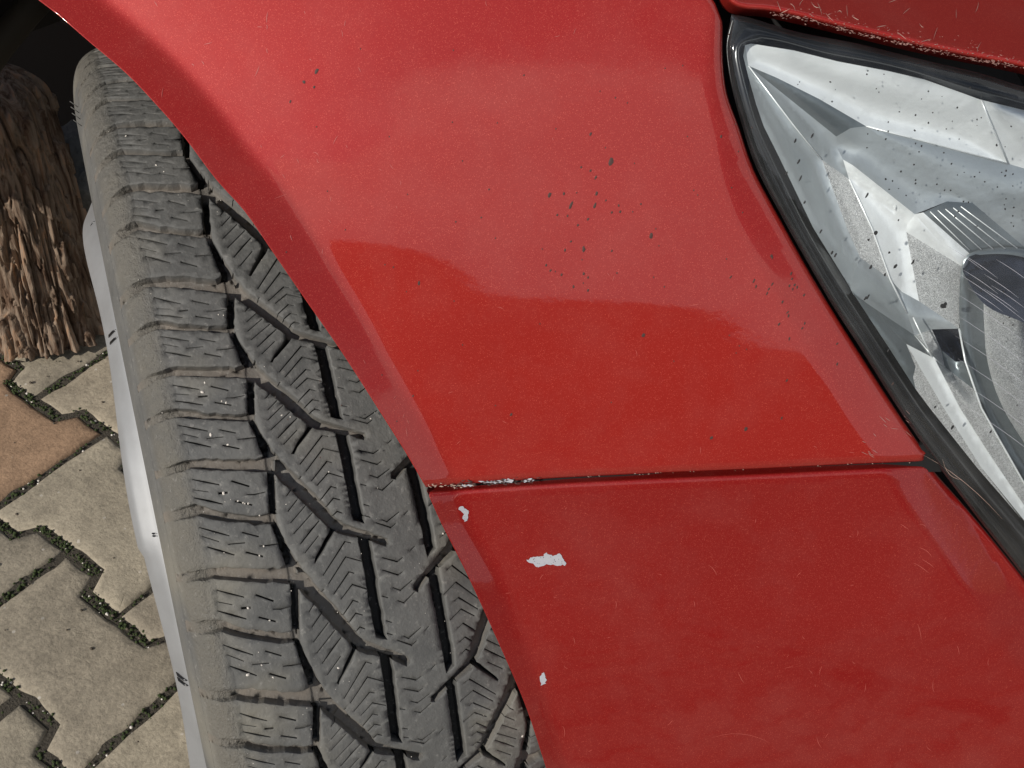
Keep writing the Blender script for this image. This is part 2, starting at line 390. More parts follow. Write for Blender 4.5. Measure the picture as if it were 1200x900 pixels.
# ---- outer skin: one smooth crowned surface, all panels lie on it
N0 = np.array([-.03, -.335, .942]); N0 /= np.linalg.norm(N0)
O0 = ray(700, 345) * .392
T1 = np.cross(UP, N0); T1 /= np.linalg.norm(T1); T2 = np.cross(N0, T1)
RT, RS = .50, 2.2
def skin_h(s, t):
    rt = np.where(t > 0, RT, 1.6)
    return -RS * (np.sqrt(1 + (s / RS) ** 2) - 1) - rt * (np.sqrt(1 + (t / rt) ** 2) - 1)
def skin(px, extra=None):                        # pixel directions -> points on the skin (camera frame) + normals
    px = np.atleast_2d(px); D = np.stack([(px[:, 0] - 600) / F, -(px[:, 1] - 450) / F, -np.ones(len(px))], 1)
    lam = np.full(len(px), .40)
    for _ in range(12):
        p = D * lam[:, None] - O0; s = p @ T1; t = p @ T2; n = p @ N0
        e = n - skin_h(s, t)
        p2 = D * (lam[:, None] + 1e-5) - O0; e2 = p2 @ N0 - skin_h(p2 @ T1, p2 @ T2)
        lam = np.clip(lam - e / ((e2 - e) / 1e-5), .1, 2.)
    p = D * lam[:, None]; q = p - O0; s = q @ T1; t = q @ T2
    hs = (skin_h(s + 1e-4, t) - skin_h(s - 1e-4, t)) / 2e-4; ht = (skin_h(s, t + 1e-4) - skin_h(s, t - 1e-4)) / 2e-4
    nn = N0[None] - hs[:, None] * T1 - ht[:, None] * T2; nn /= np.linalg.norm(nn, axis=1)[:, None]
    return p, nn
def rise(P3, NN, d):                            # lift points off the skin along their line of sight, so outlines stay where traced
    d = np.asarray(d, float); L = P3 / np.linalg.norm(P3, axis=1)[:, None]; c = np.minimum((L * NN).sum(1), -.35)
    return P3 + L * (d / c)[:, None]
def px_at(p):                                    # camera frame -> pixel
    p = np.atleast_2d(p); return np.stack([600 - p[:, 0] / p[:, 2] * F, 450 + p[:, 1] / p[:, 2] * F], 1)

ARCH = catmull([(-420, -130), (-300, -150), (-180, -125), (-60, -68), (45, 0), (108, 52), (150, 88), (187, 127), (217, 162), (253, 210), (287, 248), (318, 293), (357, 350), (400, 412), (450, 490), (477, 533), (499, 571)], 4)
ARCHB = catmull([(500, 575), (517, 613), (540, 658), (560, 700), (593, 773), (617, 830), (640, 900), (662, 965), (690, 1060)], 4)
CREW = ([-200, 0, 100, 187, 293, 417, 513, 557, 620, 680, 750, 830, 950, 1200], [46, 46, 50, 51, 49, 40, 37, 33, 29, 32, 28, 23, 20, 18])
FEDGE = catmull([(847, 30), (847, 70), (852, 110), (866, 149), (884, 200), (914, 256), (949, 319), (981, 372), (1012, 421), (1050, 480), (1082, 527)], 4)   # along the headlight
SEAM = catmull([(499, 571), (530, 568.5), (640, 561), (760, 555), (900, 549), (1000, 544), (1076, 541)], 4)
def arch_drop(px):                               # inward-bevelled wheel arch lip
    A = np.vstack([ARCH, ARCHB]); d = dist_poly(px, A); w = np.interp(px[:, 1], *CREW)
    x = (w - d) / 2.4
    sp = np.where(x > 20, x, np.log1p(np.exp(np.clip(x, -30, 30)))) * 2.4
    return -sp * (.392 / F) * np.interp(px[:, 1], [0, 540, 600, 900], [.50, .50, .50, .46])     # the lip kicks outwards
def edge_round(px, polys, w=7., depth=.0022):
    d = np.full(len(px), 1e9)
    for q in polys: d = np.minimum(d, dist_poly(px, q))
    x = np.clip(1 - d / w, 0, 1); return depth * (1 - np.sqrt(np.maximum(0, 1 - x ** 2)))
BAND = 74.
def lamp_flare(px):                              # the surface rises a little into the headlight recess
    d = dist_poly(px, FL_LINE); w = np.interp(px[:, 1], [0, 120, 250, 400, 540, 700, 900], [14, 24, 45, 52, 53, 56, 62])
    x = np.clip((w - d), 0, None)
    sp = np.where(x > 0, x - 5 * (1 - np.exp(-x / 5)), 0)
    return sp * (.392 / F) * FLARE
FLARE = -.30
FL_LINE = np.vstack([FEDGE, catmull([(1092, 545), (1125, 595), (1165, 650), (1215, 720), (1300, 830)], 4)])

def panel(name, outline, mat, parent, offs, step=7., rounds=(), rw=7., lip=.010, ringd=(1.2, 2.6, 4.4, 7., 10.), fine=None, base=0.):
    OL = resample(np.asarray(outline, float), 5., True); n = len(OL)
    if sum(OL[i][0] * OL[(i + 1) % n][1] - OL[(i + 1) % n][0] * OL[i][1] for i in range(n)) < 0: OL = OL[::-1].copy()
    pts = [OL]
    tn = np.roll(OL, -1, 0) - np.roll(OL, 1, 0); tn /= np.linalg.norm(tn, axis=1)[:, None]; nin = np.stack([-tn[:, 1], tn[:, 0]], 1)
    cl = np.vstack([OL, OL[:1]]); prev = [OL]
    for rd in ringd:
        q = OL + nin * rd; dd = dist_poly(q, cl); q = q[(dd > rd * .93) & inside(q, OL)]
        pts.append(q)
    lo, hi = OL.min(0), OL.max(0)
    gx, gy = np.meshgrid(np.arange(lo[0], hi[0], step), np.arange(lo[1], hi[1], step * .866)); gx = gx + (np.arange(gx.shape[0])[:, None] % 2) * step / 2
    gp = np.stack([gx.ravel(), gy.ravel()], 1); gp = gp[inside(gp, OL)]; gp = gp[dist_poly(gp, cl) > ringd[-1] + step * .4]
    pts.append(gp)
    A = np.vstack(pts)
    vv, ee, ff, ov, oe, of = delaunay_2d_cdt([Vector(map(float, p)) for p in A], [], [list(range(n))], 1, 1e-4)
    V = np.array([tuple(q) for q in vv])
    P3, NN = skin(V)
    dd = base + offs(V) - edge_round(V, rounds, rw) if len(rounds) else base + offs(V)
    P3 = rise(P3, NN, dd)
    # back lip along the outline
    key = {}
    for i, l in enumerate(ov):
        for q in l: key[q] = i
    bi = [key[i] for i in range(n)]
    nv = len(P3); back = P3[bi] - NN[bi] * lip
    VV = np.vstack([P3, back]); faces = [tuple(f) for f in ff]
    # orient towards camera
    out = []
    for f in faces:
        a, b, c = VV[f[0]], VV[f[1]], VV[f[2]]
        if np.cross(b - a, c - a) @ (-a) < 0: f = f[::-1]
        out.append(f)
    for i in range(n):
        j = (i + 1) % n; out.append((bi[i], bi[j], nv + j, nv + i))
    sm = [True] * len(faces) + [True] * n
    return mesh(name, W(VV), out, mat, parent, sm)

def ripple(px):                                  # pressed steel is never perfectly even
    x, y = px[:, 0], px[:, 1]
    return .00010 * np.sin(x / 62 + 1.2 * np.sin(y / 75)) + .00007 * np.sin(y / 36 + x / 170 + 1.1 * np.sin(x / 90)) + .00005 * np.sin(y / 17 + x / 120)
def off_f(px): return -arch_drop(px) + lamp_flare(px) + ripple(px)
corner = [(1081, 540.5), (1085, 538), (1086, 534)]
TOPL = [(846, 24), (838, 4), (826, -14), (800, -60), (740, -160), (690, -260), (670, -330)]
f_out = list(ARCH) + list(SEAM[1:]) + corner + list(FEDGE[::-1]) + TOPL + [(-200, -330), (-420, -330)]
FENDER = panel('fender', f_out, PAINT, car, off_f, rounds=[SEAM, np.array(corner), FEDGE, np.array(TOPL)], rw=10.)
# bumper skin below the seam
BSEAM = catmull([(501, 576), (530, 574), (640, 566.5), (760, 560.5), (900, 554.5), (1000, 549.5), (1080, 545.5)], 4)
BLAMP = catmull([(1092, 549), (1103, 562), (1138, 602), (1172, 643), (1225, 710), (1300, 812), (1380, 950)], 4)
bcorner = [(1086, 545.6), (1090, 547)]
b_out = list(BSEAM) + bcorner + list(BLAMP) + [(1380, 1060), (690, 1060)] + list(ARCHB[::-1])
def off_b(px):
    d = np.clip(dist_poly(px, BSEAM), 0, 140.); return off_f(px) - .10 * (.392 / F) * (d - 70 * (d / 140.) ** 2)
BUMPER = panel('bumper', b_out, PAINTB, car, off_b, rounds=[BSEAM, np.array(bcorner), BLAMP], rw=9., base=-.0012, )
# hood
HOODE = catmull([(846, -30), (850, -6), (858, 5), (873, 10.5), (900, 12.5), (933, 19), (1000, 35), (1083, 55), (1140, 67), (1200, 79), (1330, 110)], 4)
h_out = list(HOODE) + [(1330, -200), (725, -330), (770, -200), (815, -90)]
HL = np.array([(725, -330), (770, -200), (815, -90), (846, -30)], float)
HOOD = panel('hood', h_out, PAINT, car, lambda p: -np.clip(dist_poly(p, HOODE) - 5, 0, None) * (.392 / F) * 1.9, rounds=[HOODE, HL], rw=10.)

def HOFF(p): return -np.clip(dist_poly(p, HOODE) - 5, 0, None) * (.392 / F) * 1.9
# black sheets added behind the gaps, standing in for their shade
def backing(name, outline, mat, depth, parent):
    OL = resample(np.asarray(outline, float), 12., True); P3, NN = skin(OL); P3 = P3 - NN * depth
    P4 = P3 - NN * .006; n = len(OL)
    from mathutils.geometry import tessellate_polygon
    tri = tessellate_polygon([[Vector((*map(float, p), 0)) for p in OL]])
    fs = [tuple(t) for t in tri] + [(i, (i + 1) % n, n + (i + 1) % n, n + i) for i in range(n)]
    return mesh(name, W(np.vstack([P3, P4])), fs, mat, parent, False)
backing('seam_backing', [(505, 560), (640, 552), (900, 538), (1095, 528), (1110, 560), (900, 566), (640, 578), (520, 586)], GAPBLACK, .0055, car)
backing('lamp_surround', [(780, -120), (835, -10), (838, 60), (850, 150), (895, 260), (965, 375), (1045, 490), (1078, 545), (1180, 690), (1300, 850), (1330, 850), (1330, 130), (1200, 70), (1100, 0), (950, -30)], GAPBLACK, .075, car)

# ------------------------------------------------------------------ headlight (part) with its sub-parts
LOUT = catmull([(857, 20), (851, 50), (853, 78), (858, 105), (870, 148), (887, 198), (925, 270), (942, 300), (975, 357), (1007, 406), (1040, 459), (1085, 526), (1145, 606), (1200, 676), (1290, 800), (1330, 850)], 4)
LTOP = catmull([(857, 17), (880, 21), (933, 37), (1000, 50), (1033, 58), (1090, 72), (1150, 86), (1200, 102), (1330, 140)], 4)
IN_L = [(873, 54), (871, 66), (877, 90), (886, 122), (895, 148), (913, 184), (953, 267), (998, 341), (1042, 408), (1073, 456), (1091, 480), (1145, 548), (1197, 608), (1290, 720), (1320, 758)]
IN_T = [(880, 51), (930, 59), (982, 72), (1040, 83), (1083, 94), (1150, 117), (1200, 129), (1330, 165)]
LAMP_IN = .004                                  # the lamp sits in the fender's rolled-in edge
def lay(pts, depth):                             # pixels + depth below the skin -> world
    pts = np.asarray(pts, float); P3, NN = skin(pts); d = np.asarray(depth, float) + LAMP_IN
    return W(rise(P3, NN, -(d if d.ndim else np.full(len(P3), float(d)))))
def strip(name, A, B, dA, dB, mat, parent, smooth=True, n=90, mid=None):
    def rs(Q):
        Q = np.asarray(Q, float); L = np.r_[0, np.cumsum(seglen(Q))]; u = np.linspace(0, L[-1], n); return np.stack([np.interp(u, L, Q[:, 0]), np.interp(u, L, Q[:, 1])], 1)
    a, b = rs(A), rs(B); rows = [(0, dA)] + (mid or []) + [(1, dB)]
    V = np.vstack([lay(a * (1 - t) + b * t, d) for t, d in rows]); fs = []
    for k in range(len(rows) - 1):
        for i in range(n - 1): fs.append((k * n + i, k * n + i + 1, (k + 1) * n + i + 1, (k + 1) * n + i))
    return mesh(name, V, fs, mat, parent, smooth)
LOOP = list(LOUT) + list(LTOP[::-1])
# housing: black inner wall and bezel; it is the headlight's own mesh
hA = list(LTOP[::-1]) + list(LOUT)               # right end of the top edge, round the corner, down the left edge
hB = list(catmull(IN_T, 4)[::-1]) + list(catmull(IN_L, 4))
HEAD = strip('headlight', hA, hB, .0015, .011, BLACKP, car, True, 220, [(.06, .0002), (.30, .0035), (.52, .0055), (.56, .0036), (.70, .0048), (.74, .0085)])
def facet(name, polys, mat, bulge=1.):
    g = Geo()
    for poly in polys:
        Pk = np.array([(p[0], p[1]) for p in poly], float); dk = np.array([DEP(p) for p in poly]); n = len(Pk)
        bp, bd = [], []
        for i in range(n):
            j = (i + 1) % n; m_ = max(1, int(np.linalg.norm(Pk[j] - Pk[i]) / 5))
            for k in range(m_): bp.append(Pk[i] + (Pk[j] - Pk[i]) * k / m_); bd.append(dk[i] + (dk[j] - dk[i]) * k / m_)
        bp = np.array(bp); bd = np.array(bd); cl = np.vstack([bp, bp[:1]]); lo, hi = bp.min(0), bp.max(0)
        gx, gy = np.meshgrid(np.arange(lo[0], hi[0], 5.), np.arange(lo[1], hi[1], 5.)); gp = np.stack([gx.ravel(), gy.ravel()], 1); gp = gp[inside(gp, bp)]
        if len(gp): gp = gp[dist_poly(gp, cl) > 3]
        A = np.vstack([bp, gp]) if len(gp) else bp
        vv, ee, ff, ov, oe, of = delaunay_2d_cdt([Vector(map(float, p)) for p in A], [], [list(range(len(bp)))], 1, 1e-4)
        V = np.array([tuple(q) for q in vv]); D2 = ((V[:, None] - bp[None]) ** 2).sum(2) + .05; wgt = D2 ** -1.6; d = (wgt * bd).sum(1) / wgt.sum(1)
        e = dist_poly(V, cl); d = d + bulge * .0016 * (1 - np.exp(-e / 14.)) * (1 if (len(poly) % 2) else -1)
        g.add(lay(V, d), [tuple(f) for f in ff])
    return g.build(name, mat, HEAD, True)
VD = {}
def setd(d):
    VD.update(d)
_IL = np.array([(873, 52)] + IN_L[1:], float); _IT = np.array([(873, 52)] + IN_T, float)
def DEP(p):
    k = (round(p[0]), round(p[1]))
    if len(p) > 2: return p[2] / 1000.
    if k in VD: return .006 + VD[k] / 1000. * .42
    d = min(dist_poly(np.array([p[:2]]), _IL)[0], dist_poly(np.array([p[:2]]), _IT)[0])
    return .0095 + .00010 * d
setd({(877, 77): 14, (873, 53): 10, (880, 51): 10, (982, 72): 10, (1083, 93): 10, (1150, 117): 12, (1182, 192): 34, (1070, 162): 33, (1015, 148): 32, (960, 116): 24, (910, 91): 18,
      (980, 160): 38, (980, 172): 42, (988, 187): 40, (1000, 194): 36, (1072, 251): 40, (1063, 263): 48, (995, 210): 46, (963, 187): 36, (931, 148): 22, (997, 150): 31,
      (993, 268): 32, (1008, 302): 34, (1022, 268): 44, (1043, 327): 44, (995, 335): 16, (1063, 367): 46, (1057, 342): 50, (1077, 353): 50, (1062, 272): 50,
      (1127, 312): 40, (1124, 385): 42, (1092, 386): 50, (1072, 393): 48, (1129, 423): 43, (1142, 457): 44, (1107, 430): 48, (1120, 424): 52, (1103, 410): 54})
A_ = (877, 77)
facet('upper_reflector', [[A_, (910, 91), (960, 116), (1015, 148), (1070, 162), (1182, 192), (1150, 117), (1083, 93), (1040, 83), (982, 72), (930, 59), (880, 51), (873, 53)]], CHR)
facet('side_reflector', [[(1150, 117), (1182, 192), (1260, 215), (1330, 238), (1330, 166), (1200, 129)]], CHR)
facet('ridge_facet', [[A_, (980, 160), (997, 150), (1015, 148), (960, 116), (910, 91)]], DKC)
facet('ridge_facet', [[A_, (931, 148), (963, 187), (995, 210), (988, 187), (980, 172), (980, 160)]], SAT)
facet('edge_reflector', [[A_, (873, 53), (871, 66), (877, 90), (886, 122), (895, 148), (913, 184), (953, 267), (995, 335), (1008, 302), (993, 268), (963, 187), (931, 148)]], SAT)
facet('frosted_facet', [[(963, 187), (995, 210), (1022, 268), (1043, 327), (1008, 302), (993, 268)]], FRO)
facet('middle_reflector', [[(995, 210), (1063, 263), (1062, 272), (1077, 353), (1057, 342), (1043, 327), (1022, 268)]], CHR)
facet('centre_reflector', [[(980, 160), (980, 172), (988, 187), (1000, 194), (1072, 251), (1110, 236), (1140, 238), (1015, 148), (997, 150)], [(1015, 148), (1140, 238), (1200, 289), (1330, 362), (1330, 238), (1260, 215), (1182, 192), (1070, 162)]], SAT)
facet('glint_facet', [[(988, 187), (1000, 194), (1072, 251), (1063, 263), (995, 210)]], CHR)
facet('projector_frame', [[(1063, 263), (1072, 251), (1127, 312), (1062, 272)], [(1072, 251), (1082, 249), (1136, 297), (1127, 312)]], CHR)
facet('projector_cowl', [[(1082, 249), (1110, 236), (1140, 238), (1200, 289), (1330, 362), (1330, 380), (1200, 294), (1136, 297)]], DKC)
facet('frosted_facet', [[(1062, 272), (1127, 312), (1124, 385), (1077, 353)]], FRO)
facet('lower_facet', [[(1057, 342), (1077, 353), (1124, 385), (1092, 386), (1072, 393), (1063, 367)]], SAT)
facet('smoked_insert', [[(1092, 386), (1124, 385), (1129, 423), (1120, 424), (1103, 410)]], NAVY)
facet('lower_facet', [[(1103, 410), (1120, 424), (1129, 423), (1142, 457), (1107, 430)]], DKC)
facet('frosted_facet', [[(1072, 393), (1092, 386), (1103, 410), (1107, 430), (1095, 420)]], FRO)
facet('lower_facet', [[(995, 335), (1008, 302), (1043, 327), (1057, 342), (1063, 367), (1072, 393), (1000, 345)]], SAT)
facet('fold_facet', [[(1000, 345), (1072, 393), (1095, 420), (1062, 403)]], DKC)
facet('edge_facet', [[(998, 341), (1062, 403), (1073, 430), (1070, 442), (1073, 456), (1042, 408)]], DKC)
facet('grained_strip', [[(1062, 403), (1095, 420), (1125, 478), (1160, 533), (1200, 592), (1320, 745), (1320, 758), (1290, 722), (1197, 606), (1150, 548), (1107, 480)]], CHR)
facet('frosted_facet', [[(1062, 403), (1107, 480), (1150, 548), (1197, 608), (1145, 548), (1091, 480), (1073, 456), (1070, 442), (1073, 430)]], FRO)
facet('frosted_facet', [[(1095, 420), (1107, 430), (1142, 457), (1150, 478), (1200, 566), (1320, 724), (1320, 745), (1200, 592), (1160, 533), (1125, 478)]], FRO)
# projector: shroud ring and grained ball, centred right of the frame
def dome(name, c, rx, ry, base, rise, mat, n=40, m=14, a0=0, a1=360, parent=None):
    V = []; fs = []
    for j in range(m + 1):
        r = math.sin(j / m * math.pi / 2)
        for i in range(n):
            a = math.radians(a0 + (a1 - a0) * i / n); V.append((c[0] + rx * r * math.cos(a), c[1] + ry * r * math.sin(a), base - rise * math.sqrt(max(0, 1 - r * r))))
    V = np.array(V); P = lay(V[:, :2], V[:, 2])
    for j in range(m):
        for i in range(n): fs.append((j * n + i, j * n + (i + 1) % n, (j + 1) * n + (i + 1) % n, (j + 1) * n + i))
    return mesh(name, P, fs, mat, parent or HEAD, True)
shA = catmull([(1330, 355), (1280, 320), (1200, 292), (1160, 291), (1136, 297), (1127, 312), (1124, 350), (1125, 386), (1131, 423), (1150, 478), (1200, 566), (1290, 690), (1320, 730)], 4)
shB = catmull([(1330, 450), (1290, 410), (1230, 350), (1190, 330), (1168, 330), (1158, 342), (1154, 357), (1153, 373), (1157, 423), (1173, 473), (1203, 523), (1290, 650), (1320, 690)], 4)
strip('projector_shroud', shA, shB, .0225, .030, DKC, HEAD, True, 90, [(.12, .021), (.5, .027)])
bx_ = list(catmull([(1152, 345), (1153, 373), (1157, 423), (1173, 473), (1203, 523), (1290, 650), (1320, 690)], 3))
def ballmesh():
    ys = np.linspace(0, 1, 40); V = []; n = 30
    for q in resample(np.array(bx_), 9.):
        for i in range(n + 1):
            t = i / n; x = q[0] + (1345 - q[0]) * t; y = q[1] + (-.16) * (1345 - q[0]) * t
            V.append((x, y, .030 - .016 * math.sqrt(max(0, 1 - (1 - min(1, t * 1.25)) ** 2))))
    V = np.array(V); P = lay(V[:, :2], V[:, 2]); m = len(V) // (n + 1)
    fs = [(j * (n + 1) + i, j * (n + 1) + i + 1, (j + 1) * (n + 1) + i + 1, (j + 1) * (n + 1) + i) for j in range(m - 1) for i in range(n)]
    return mesh('projector_bulb_cover', P, fs, FRO, HEAD, True)
ballmesh()
def blue_dome():
    V = []; n = 30; top = catmull([(1128, 312), (1134, 300), (1150, 294), (1200, 297), (1300, 340), (1330, 370)], 6); bot = catmull([(1128, 318), (1154, 357), (1200, 378), (1300, 420), (1330, 440)], 6)
    m = min(len(top), len(bot)); 
    def rs(Q, k=30):
        L = np.r_[0, np.cumsum(seglen(Q))]; u = np.linspace(0, L[-1], k); return np.stack([np.interp(u, L, Q[:, 0]), np.interp(u, L, Q[:, 1])], 1)
    a, b = rs(top), rs(bot); rows = []
    for t in np.linspace(0, 1, 14):
        q = a * (1 - t) + b * t; rows.append(lay(q, np.full(len(q), .024 - .012 * math.sin(t * math.pi * .5) ** .7)))
    V = np.vstack(rows); fs = [(j * 30 + i, j * 30 + i + 1, (j + 1) * 30 + i + 1, (j + 1) * 30 + i) for j in range(13) for i in range(29)]
    return mesh('projector_lens', V, fs, NAVY, HEAD, True)
blue_dome()
# thin bright ribs on the facet edges
g = Geo()
for line, r in (([(1150, 117), (1158, 138), (1182, 192)], .00035), ([A_, (931, 148), (963, 187)], .00028), ([(1063, 367), (1043, 327), (1022, 268), (995, 210)], .00035), ([(1015, 148), (1070, 162), (1182, 192)], .0003),
                ([(1124, 385), (1131, 423), (1150, 478), (1200, 566), (1290, 690)], .0004), ([(1072, 393), (1095, 420), (1107, 430)], .0003), ([(1070, 372), (1092, 418)], .0003)):
    L = lay([p[:2] for p in line], np.array([DEP(p) - .0006 for p in line])); g.tube(L, r, 6)
g.build('facet_ribs', CHR, HEAD)
g = Geo()
for k in range(5):
    a = (1090 + 9 * k, 248 - 1.5 * k); b = (1136 + 14 * k, 293 - .5 * k); g.tube(lay([a, b], np.array([.0205, .0205])), .00022, 6)
g.build('cowl_ribs', CHR, HEAD)
# clear outer lens
def lens():
    OL = resample(np.array(list(LTOP[::-1]) + list(LOUT[1:])), 8., True); n = len(OL); cl = np.vstack([OL, OL[:1]])
    pts = [OL]; tn = np.roll(OL, -1, 0) - np.roll(OL, 1, 0); tn /= np.linalg.norm(tn, axis=1)[:, None]
    for rd in (2, 5, 9):
        for sgn in (1, -1):
            q = OL + np.stack([-tn[:, 1], tn[:, 0]], 1) * rd * sgn; q = q[inside(q, OL)]; 
            if len(q): q = q[dist_poly(q, cl) > rd * .9]; pts.append(q)
    lo, hi = OL.min(0), OL.max(0); gx, gy = np.meshgrid(np.arange(lo[0], hi[0], 14), np.arange(lo[1], hi[1], 12)); gp = np.stack([gx.ravel(), gy.ravel()], 1)
    gp = gp[inside(gp, OL)]; gp = gp[dist_poly(gp, cl) > 14]; pts.append(gp); A = np.vstack(pts)
    vv, ee, ff, ov, oe, of = delaunay_2d_cdt([Vector(map(float, p)) for p in A], [], [list(range(n))], 1, 1e-4)
    V = np.array([tuple(q) for q in vv]); P3, NN = skin(V); d = dist_poly(V, cl)
    h = .0012 - LAMP_IN + .006 * (1 - np.exp(-d / 60)) - .0022 * np.clip(1 - d / 7, 0, 1) ** 2
    fs = []
    VV = rise(P3, NN, h)
    for f in ff:
        f = tuple(f)
        if np.cross(VV[f[1]] - VV[f[0]], VV[f[2]] - VV[f[0]]) @ (-VV[f[0]]) < 0: f = f[::-1]
        fs.append(f)
    return mesh('clear_lens', W(VV), fs, LENS, HEAD, True), (lambda q: h)
lens()
def on_lens(px):
    px = np.atleast_2d(px); P3, NN = skin(px); d = np.minimum(dist_poly(px, LOUT), dist_poly(px, LTOP)); h = .0012 - LAMP_IN + .006 * (1 - np.exp(-d / 60)) - .0022 * np.clip(1 - d / 7, 0, 1) ** 2
    return rise(P3, NN, h + .0001), NN
def on_body(px):
    px = np.atleast_2d(px); P3, NN = skin(px); return rise(P3, NN, off_f(px) + .00012), NN
def blobs(name, spots, surf, mat, parent, h=.00018):
    g = Geo()
    for (x, y, rx, ry, an) in spots:
        P, NN = surf((x, y)); p0 = P[0]; nn = NN[0]; sc = -p0[2] / F
        ux = np.array([1, 0, 0.]); ux = ux - nn * (ux @ nn); ux /= np.linalg.norm(ux); uy = np.cross(nn, ux)
        ca, sa = math.cos(an), math.sin(an); k = 8; V = [p0 + nn * h]
        for i in range(k):
            a = 2 * math.pi * i / k; r = random.uniform(.7, 1.15); dx = rx * math.cos(a) * r; dy = ry * math.sin(a) * r
            V.append(p0 + (ux * (dx * ca - dy * sa) + uy * (dx * sa + dy * ca)) * sc - nn * .00005)
        g.add(W(V), [(0, i + 1, (i + 1) % k + 1) for i in range(k)])
    o = g.build(name, mat, parent); o['kind'] = 'stuff'; return o
LS = [(1036, 87, 1.2), (1030, 108, 1.3), (973, 96, 1.8), (975, 119, 1.8), (979, 105, 1.), (1016, 87, 1.8), (1054, 131, 1.5), (1041, 143, 1.7), (1027, 104, 1.4), (1088, 107, 1.5), (1080, 116, 1.3), (1104, 113, 1), (1122, 126, 1.8), (1093, 132, 1.5), (1073, 135, 1.6), (1088, 144, 1.8), (1072, 153, 1.9), (1116, 142, 1.3), (1145, 140, 1.8), (1150, 138, 1.5), (1109, 151, 1.4), (1137, 103, 1.8), (1185, 148, 1.7), (1124, 163, 1.3), (1145, 147, 1.2), (1168, 170, 2.2), (1178, 172, 1.3), (1017, 157, 1.7), (1029, 153, 1.5), (1041, 154, 1.5), (1038, 163, 2.), (1016, 173, 1.6), (1080, 171, 1.9), (1073, 168, 1.7), (1106, 179, 1.8), (1077, 178, 1.5), (1115, 192, 2.), (1142, 207, 1.9), (1071, 193, 2.), (1056, 201, 1.9), (1130, 202, 1.3), (1122, 205, 1.3), (1148, 202, 1.5), (1179, 200, 2.), (1178, 206, 2.2), (1174, 202, 1.5), (1187, 204, 1.6), (1154, 213, 1.5), (1169, 219, 1.4), (1187, 218, 1.5), (1098, 216, 1.7), (1107, 223, 1.7), (1114, 223, 1.9), (1073, 211, 1.6), (1073, 215, 1.8), (1038, 210, 2.), (1046, 212, 1.8), (1042, 222, 1.6), (1053, 221, 1.3), (1062, 229, 1.4), (1129, 236, 1.8), (1135, 237, 1.7), (1179, 233, 1.8), (1177, 240, 1.3), (1178, 245, 1.8), (1188, 243, 2.), (1187, 253, 1.7), (1185, 261, 1.7), (1188, 265, 1.6), (1119, 254, 1.9), (1123, 248, 1.5), (1145, 265, 1.6), (1053, 258, 1.8), (1150, 341, 1.8), (1176, 342, 2.1), (1180, 347, 1.5), (1183, 372, 1.8), (1176, 379, 1.8), (1187, 381, 1.8), (1192, 475, 1.6), (935, 99, 1.3), (937, 96, 1.2), (1000, 70, 1.3), (1017, 83, 1.2), (1180, 400, 1.2)]
spots = [(x, y, r * random.uniform(.55, .85), r * random.uniform(.5, .8), random.uniform(0, 3)) for x, y, r in LS]
LS2 = [(932, 165, 1.4, 3.6), (952, 159, 1.4, 3.4), (936, 189, 1.4, 3.4), (938, 209, 1.3, 4), (922, 203, 1.2, 3), (943, 237, 1.2, 2.4), (1016, 229, 1.4, 4.2), (1026, 273, 2.6, 3), (1070, 307, 1.6, 3.6), (1050, 312, 1.3, 2.8), (1020, 313, 1.3, 3.4), (1037, 322, 1.5, 2.4), (1018, 281, 1.6, 1.6), (1042, 296, 1.6, 1.6), (1049, 312, 1.4, 3), (962, 271, 1.3, 3), (975, 296, 1.3, 3), (979, 299, 1.5, 3.2), (1014, 350, 1.4, 3.2), (1017, 348, 1.5, 3.6), (1021, 313, 1.3, 3), (1105, 359, 4.2, 3.), (1108, 356, 2.2, 2.6), (1116, 501, 1.6, 3.2), (1096, 477, 1.2, 2.6), (1041, 411, 1.1, 3), (1161, 506, 1.3, 2.4)]
spots += [(x, y, a, b, -.45) for x, y, a, b in LS2]
blobs('dirt_specks', spots, on_lens, SPECKG, HEAD)

FS = [(716, 189, 3., 5.), (692, 157, 1.4, 2.2), (644, 229, 2., 4.2), (661, 227, 1.4, 2.), (669, 241, 1.8, 5), (681, 196, 1.2, 1.8), (692, 200, 1.4, 1.8), (698, 208, 1.4, 3.4), (699, 227, 1.7, 3.2), (697, 241, 2., 4.), (710, 235, 1.1, 1.6), (717, 249, 1.3, 1.8), (725, 241, 1.2, 1.8), (727, 248, 1.4, 2.), (751, 239, 1.2, 1.5), (653, 252, 1.2, 1.8), (665, 253, 1.2, 1.6), (689, 257, 1.2, 2.), (677, 264, 1.2, 2.), (763, 276, 2.4, 3.8), (669, 283, 1.2, 1.6), (662, 293, 1.2, 2.), (684, 292, 2.2, 3.6), (717, 294, 1.1, 1.6), (640, 311, 1.2, 2.), (645, 317, 1.2, 2.), (658, 322, 1.3, 2.), (684, 321, 1.4, 2.), (689, 325, 1.2, 1.8), (672, 336, 1.4, 2.2), (689, 340, 1.3, 2.), (491, 332, 1.4, 3.), (461, 313, 1., 1.4), (573, 222, 1.2, 1.4), (534, 260, 1., 1.3), (564, 255, 1., 1.3), (754, 393, 2., 3.2), (599, 486, 1.5, 2.6), (371, 83, 2., 3.8), (356, 96, 2., 2.2), (368, 102, 1.4, 1.8), (614, 88, 1., 1.4), (340, 119, 1.2, 2.), (484, 464, 1., 1.6), (723, 320, .9, 1.2), (857, 324, .9, 1.4), (884, 328, 1., 1.6), (874, 503, 2.2, 3.4), (834, 513, 1.8, 2.6), (845, 160, 1.2, 2.), (904, 300, 1.4, 2.4), (856, 325, 1., 2.)]
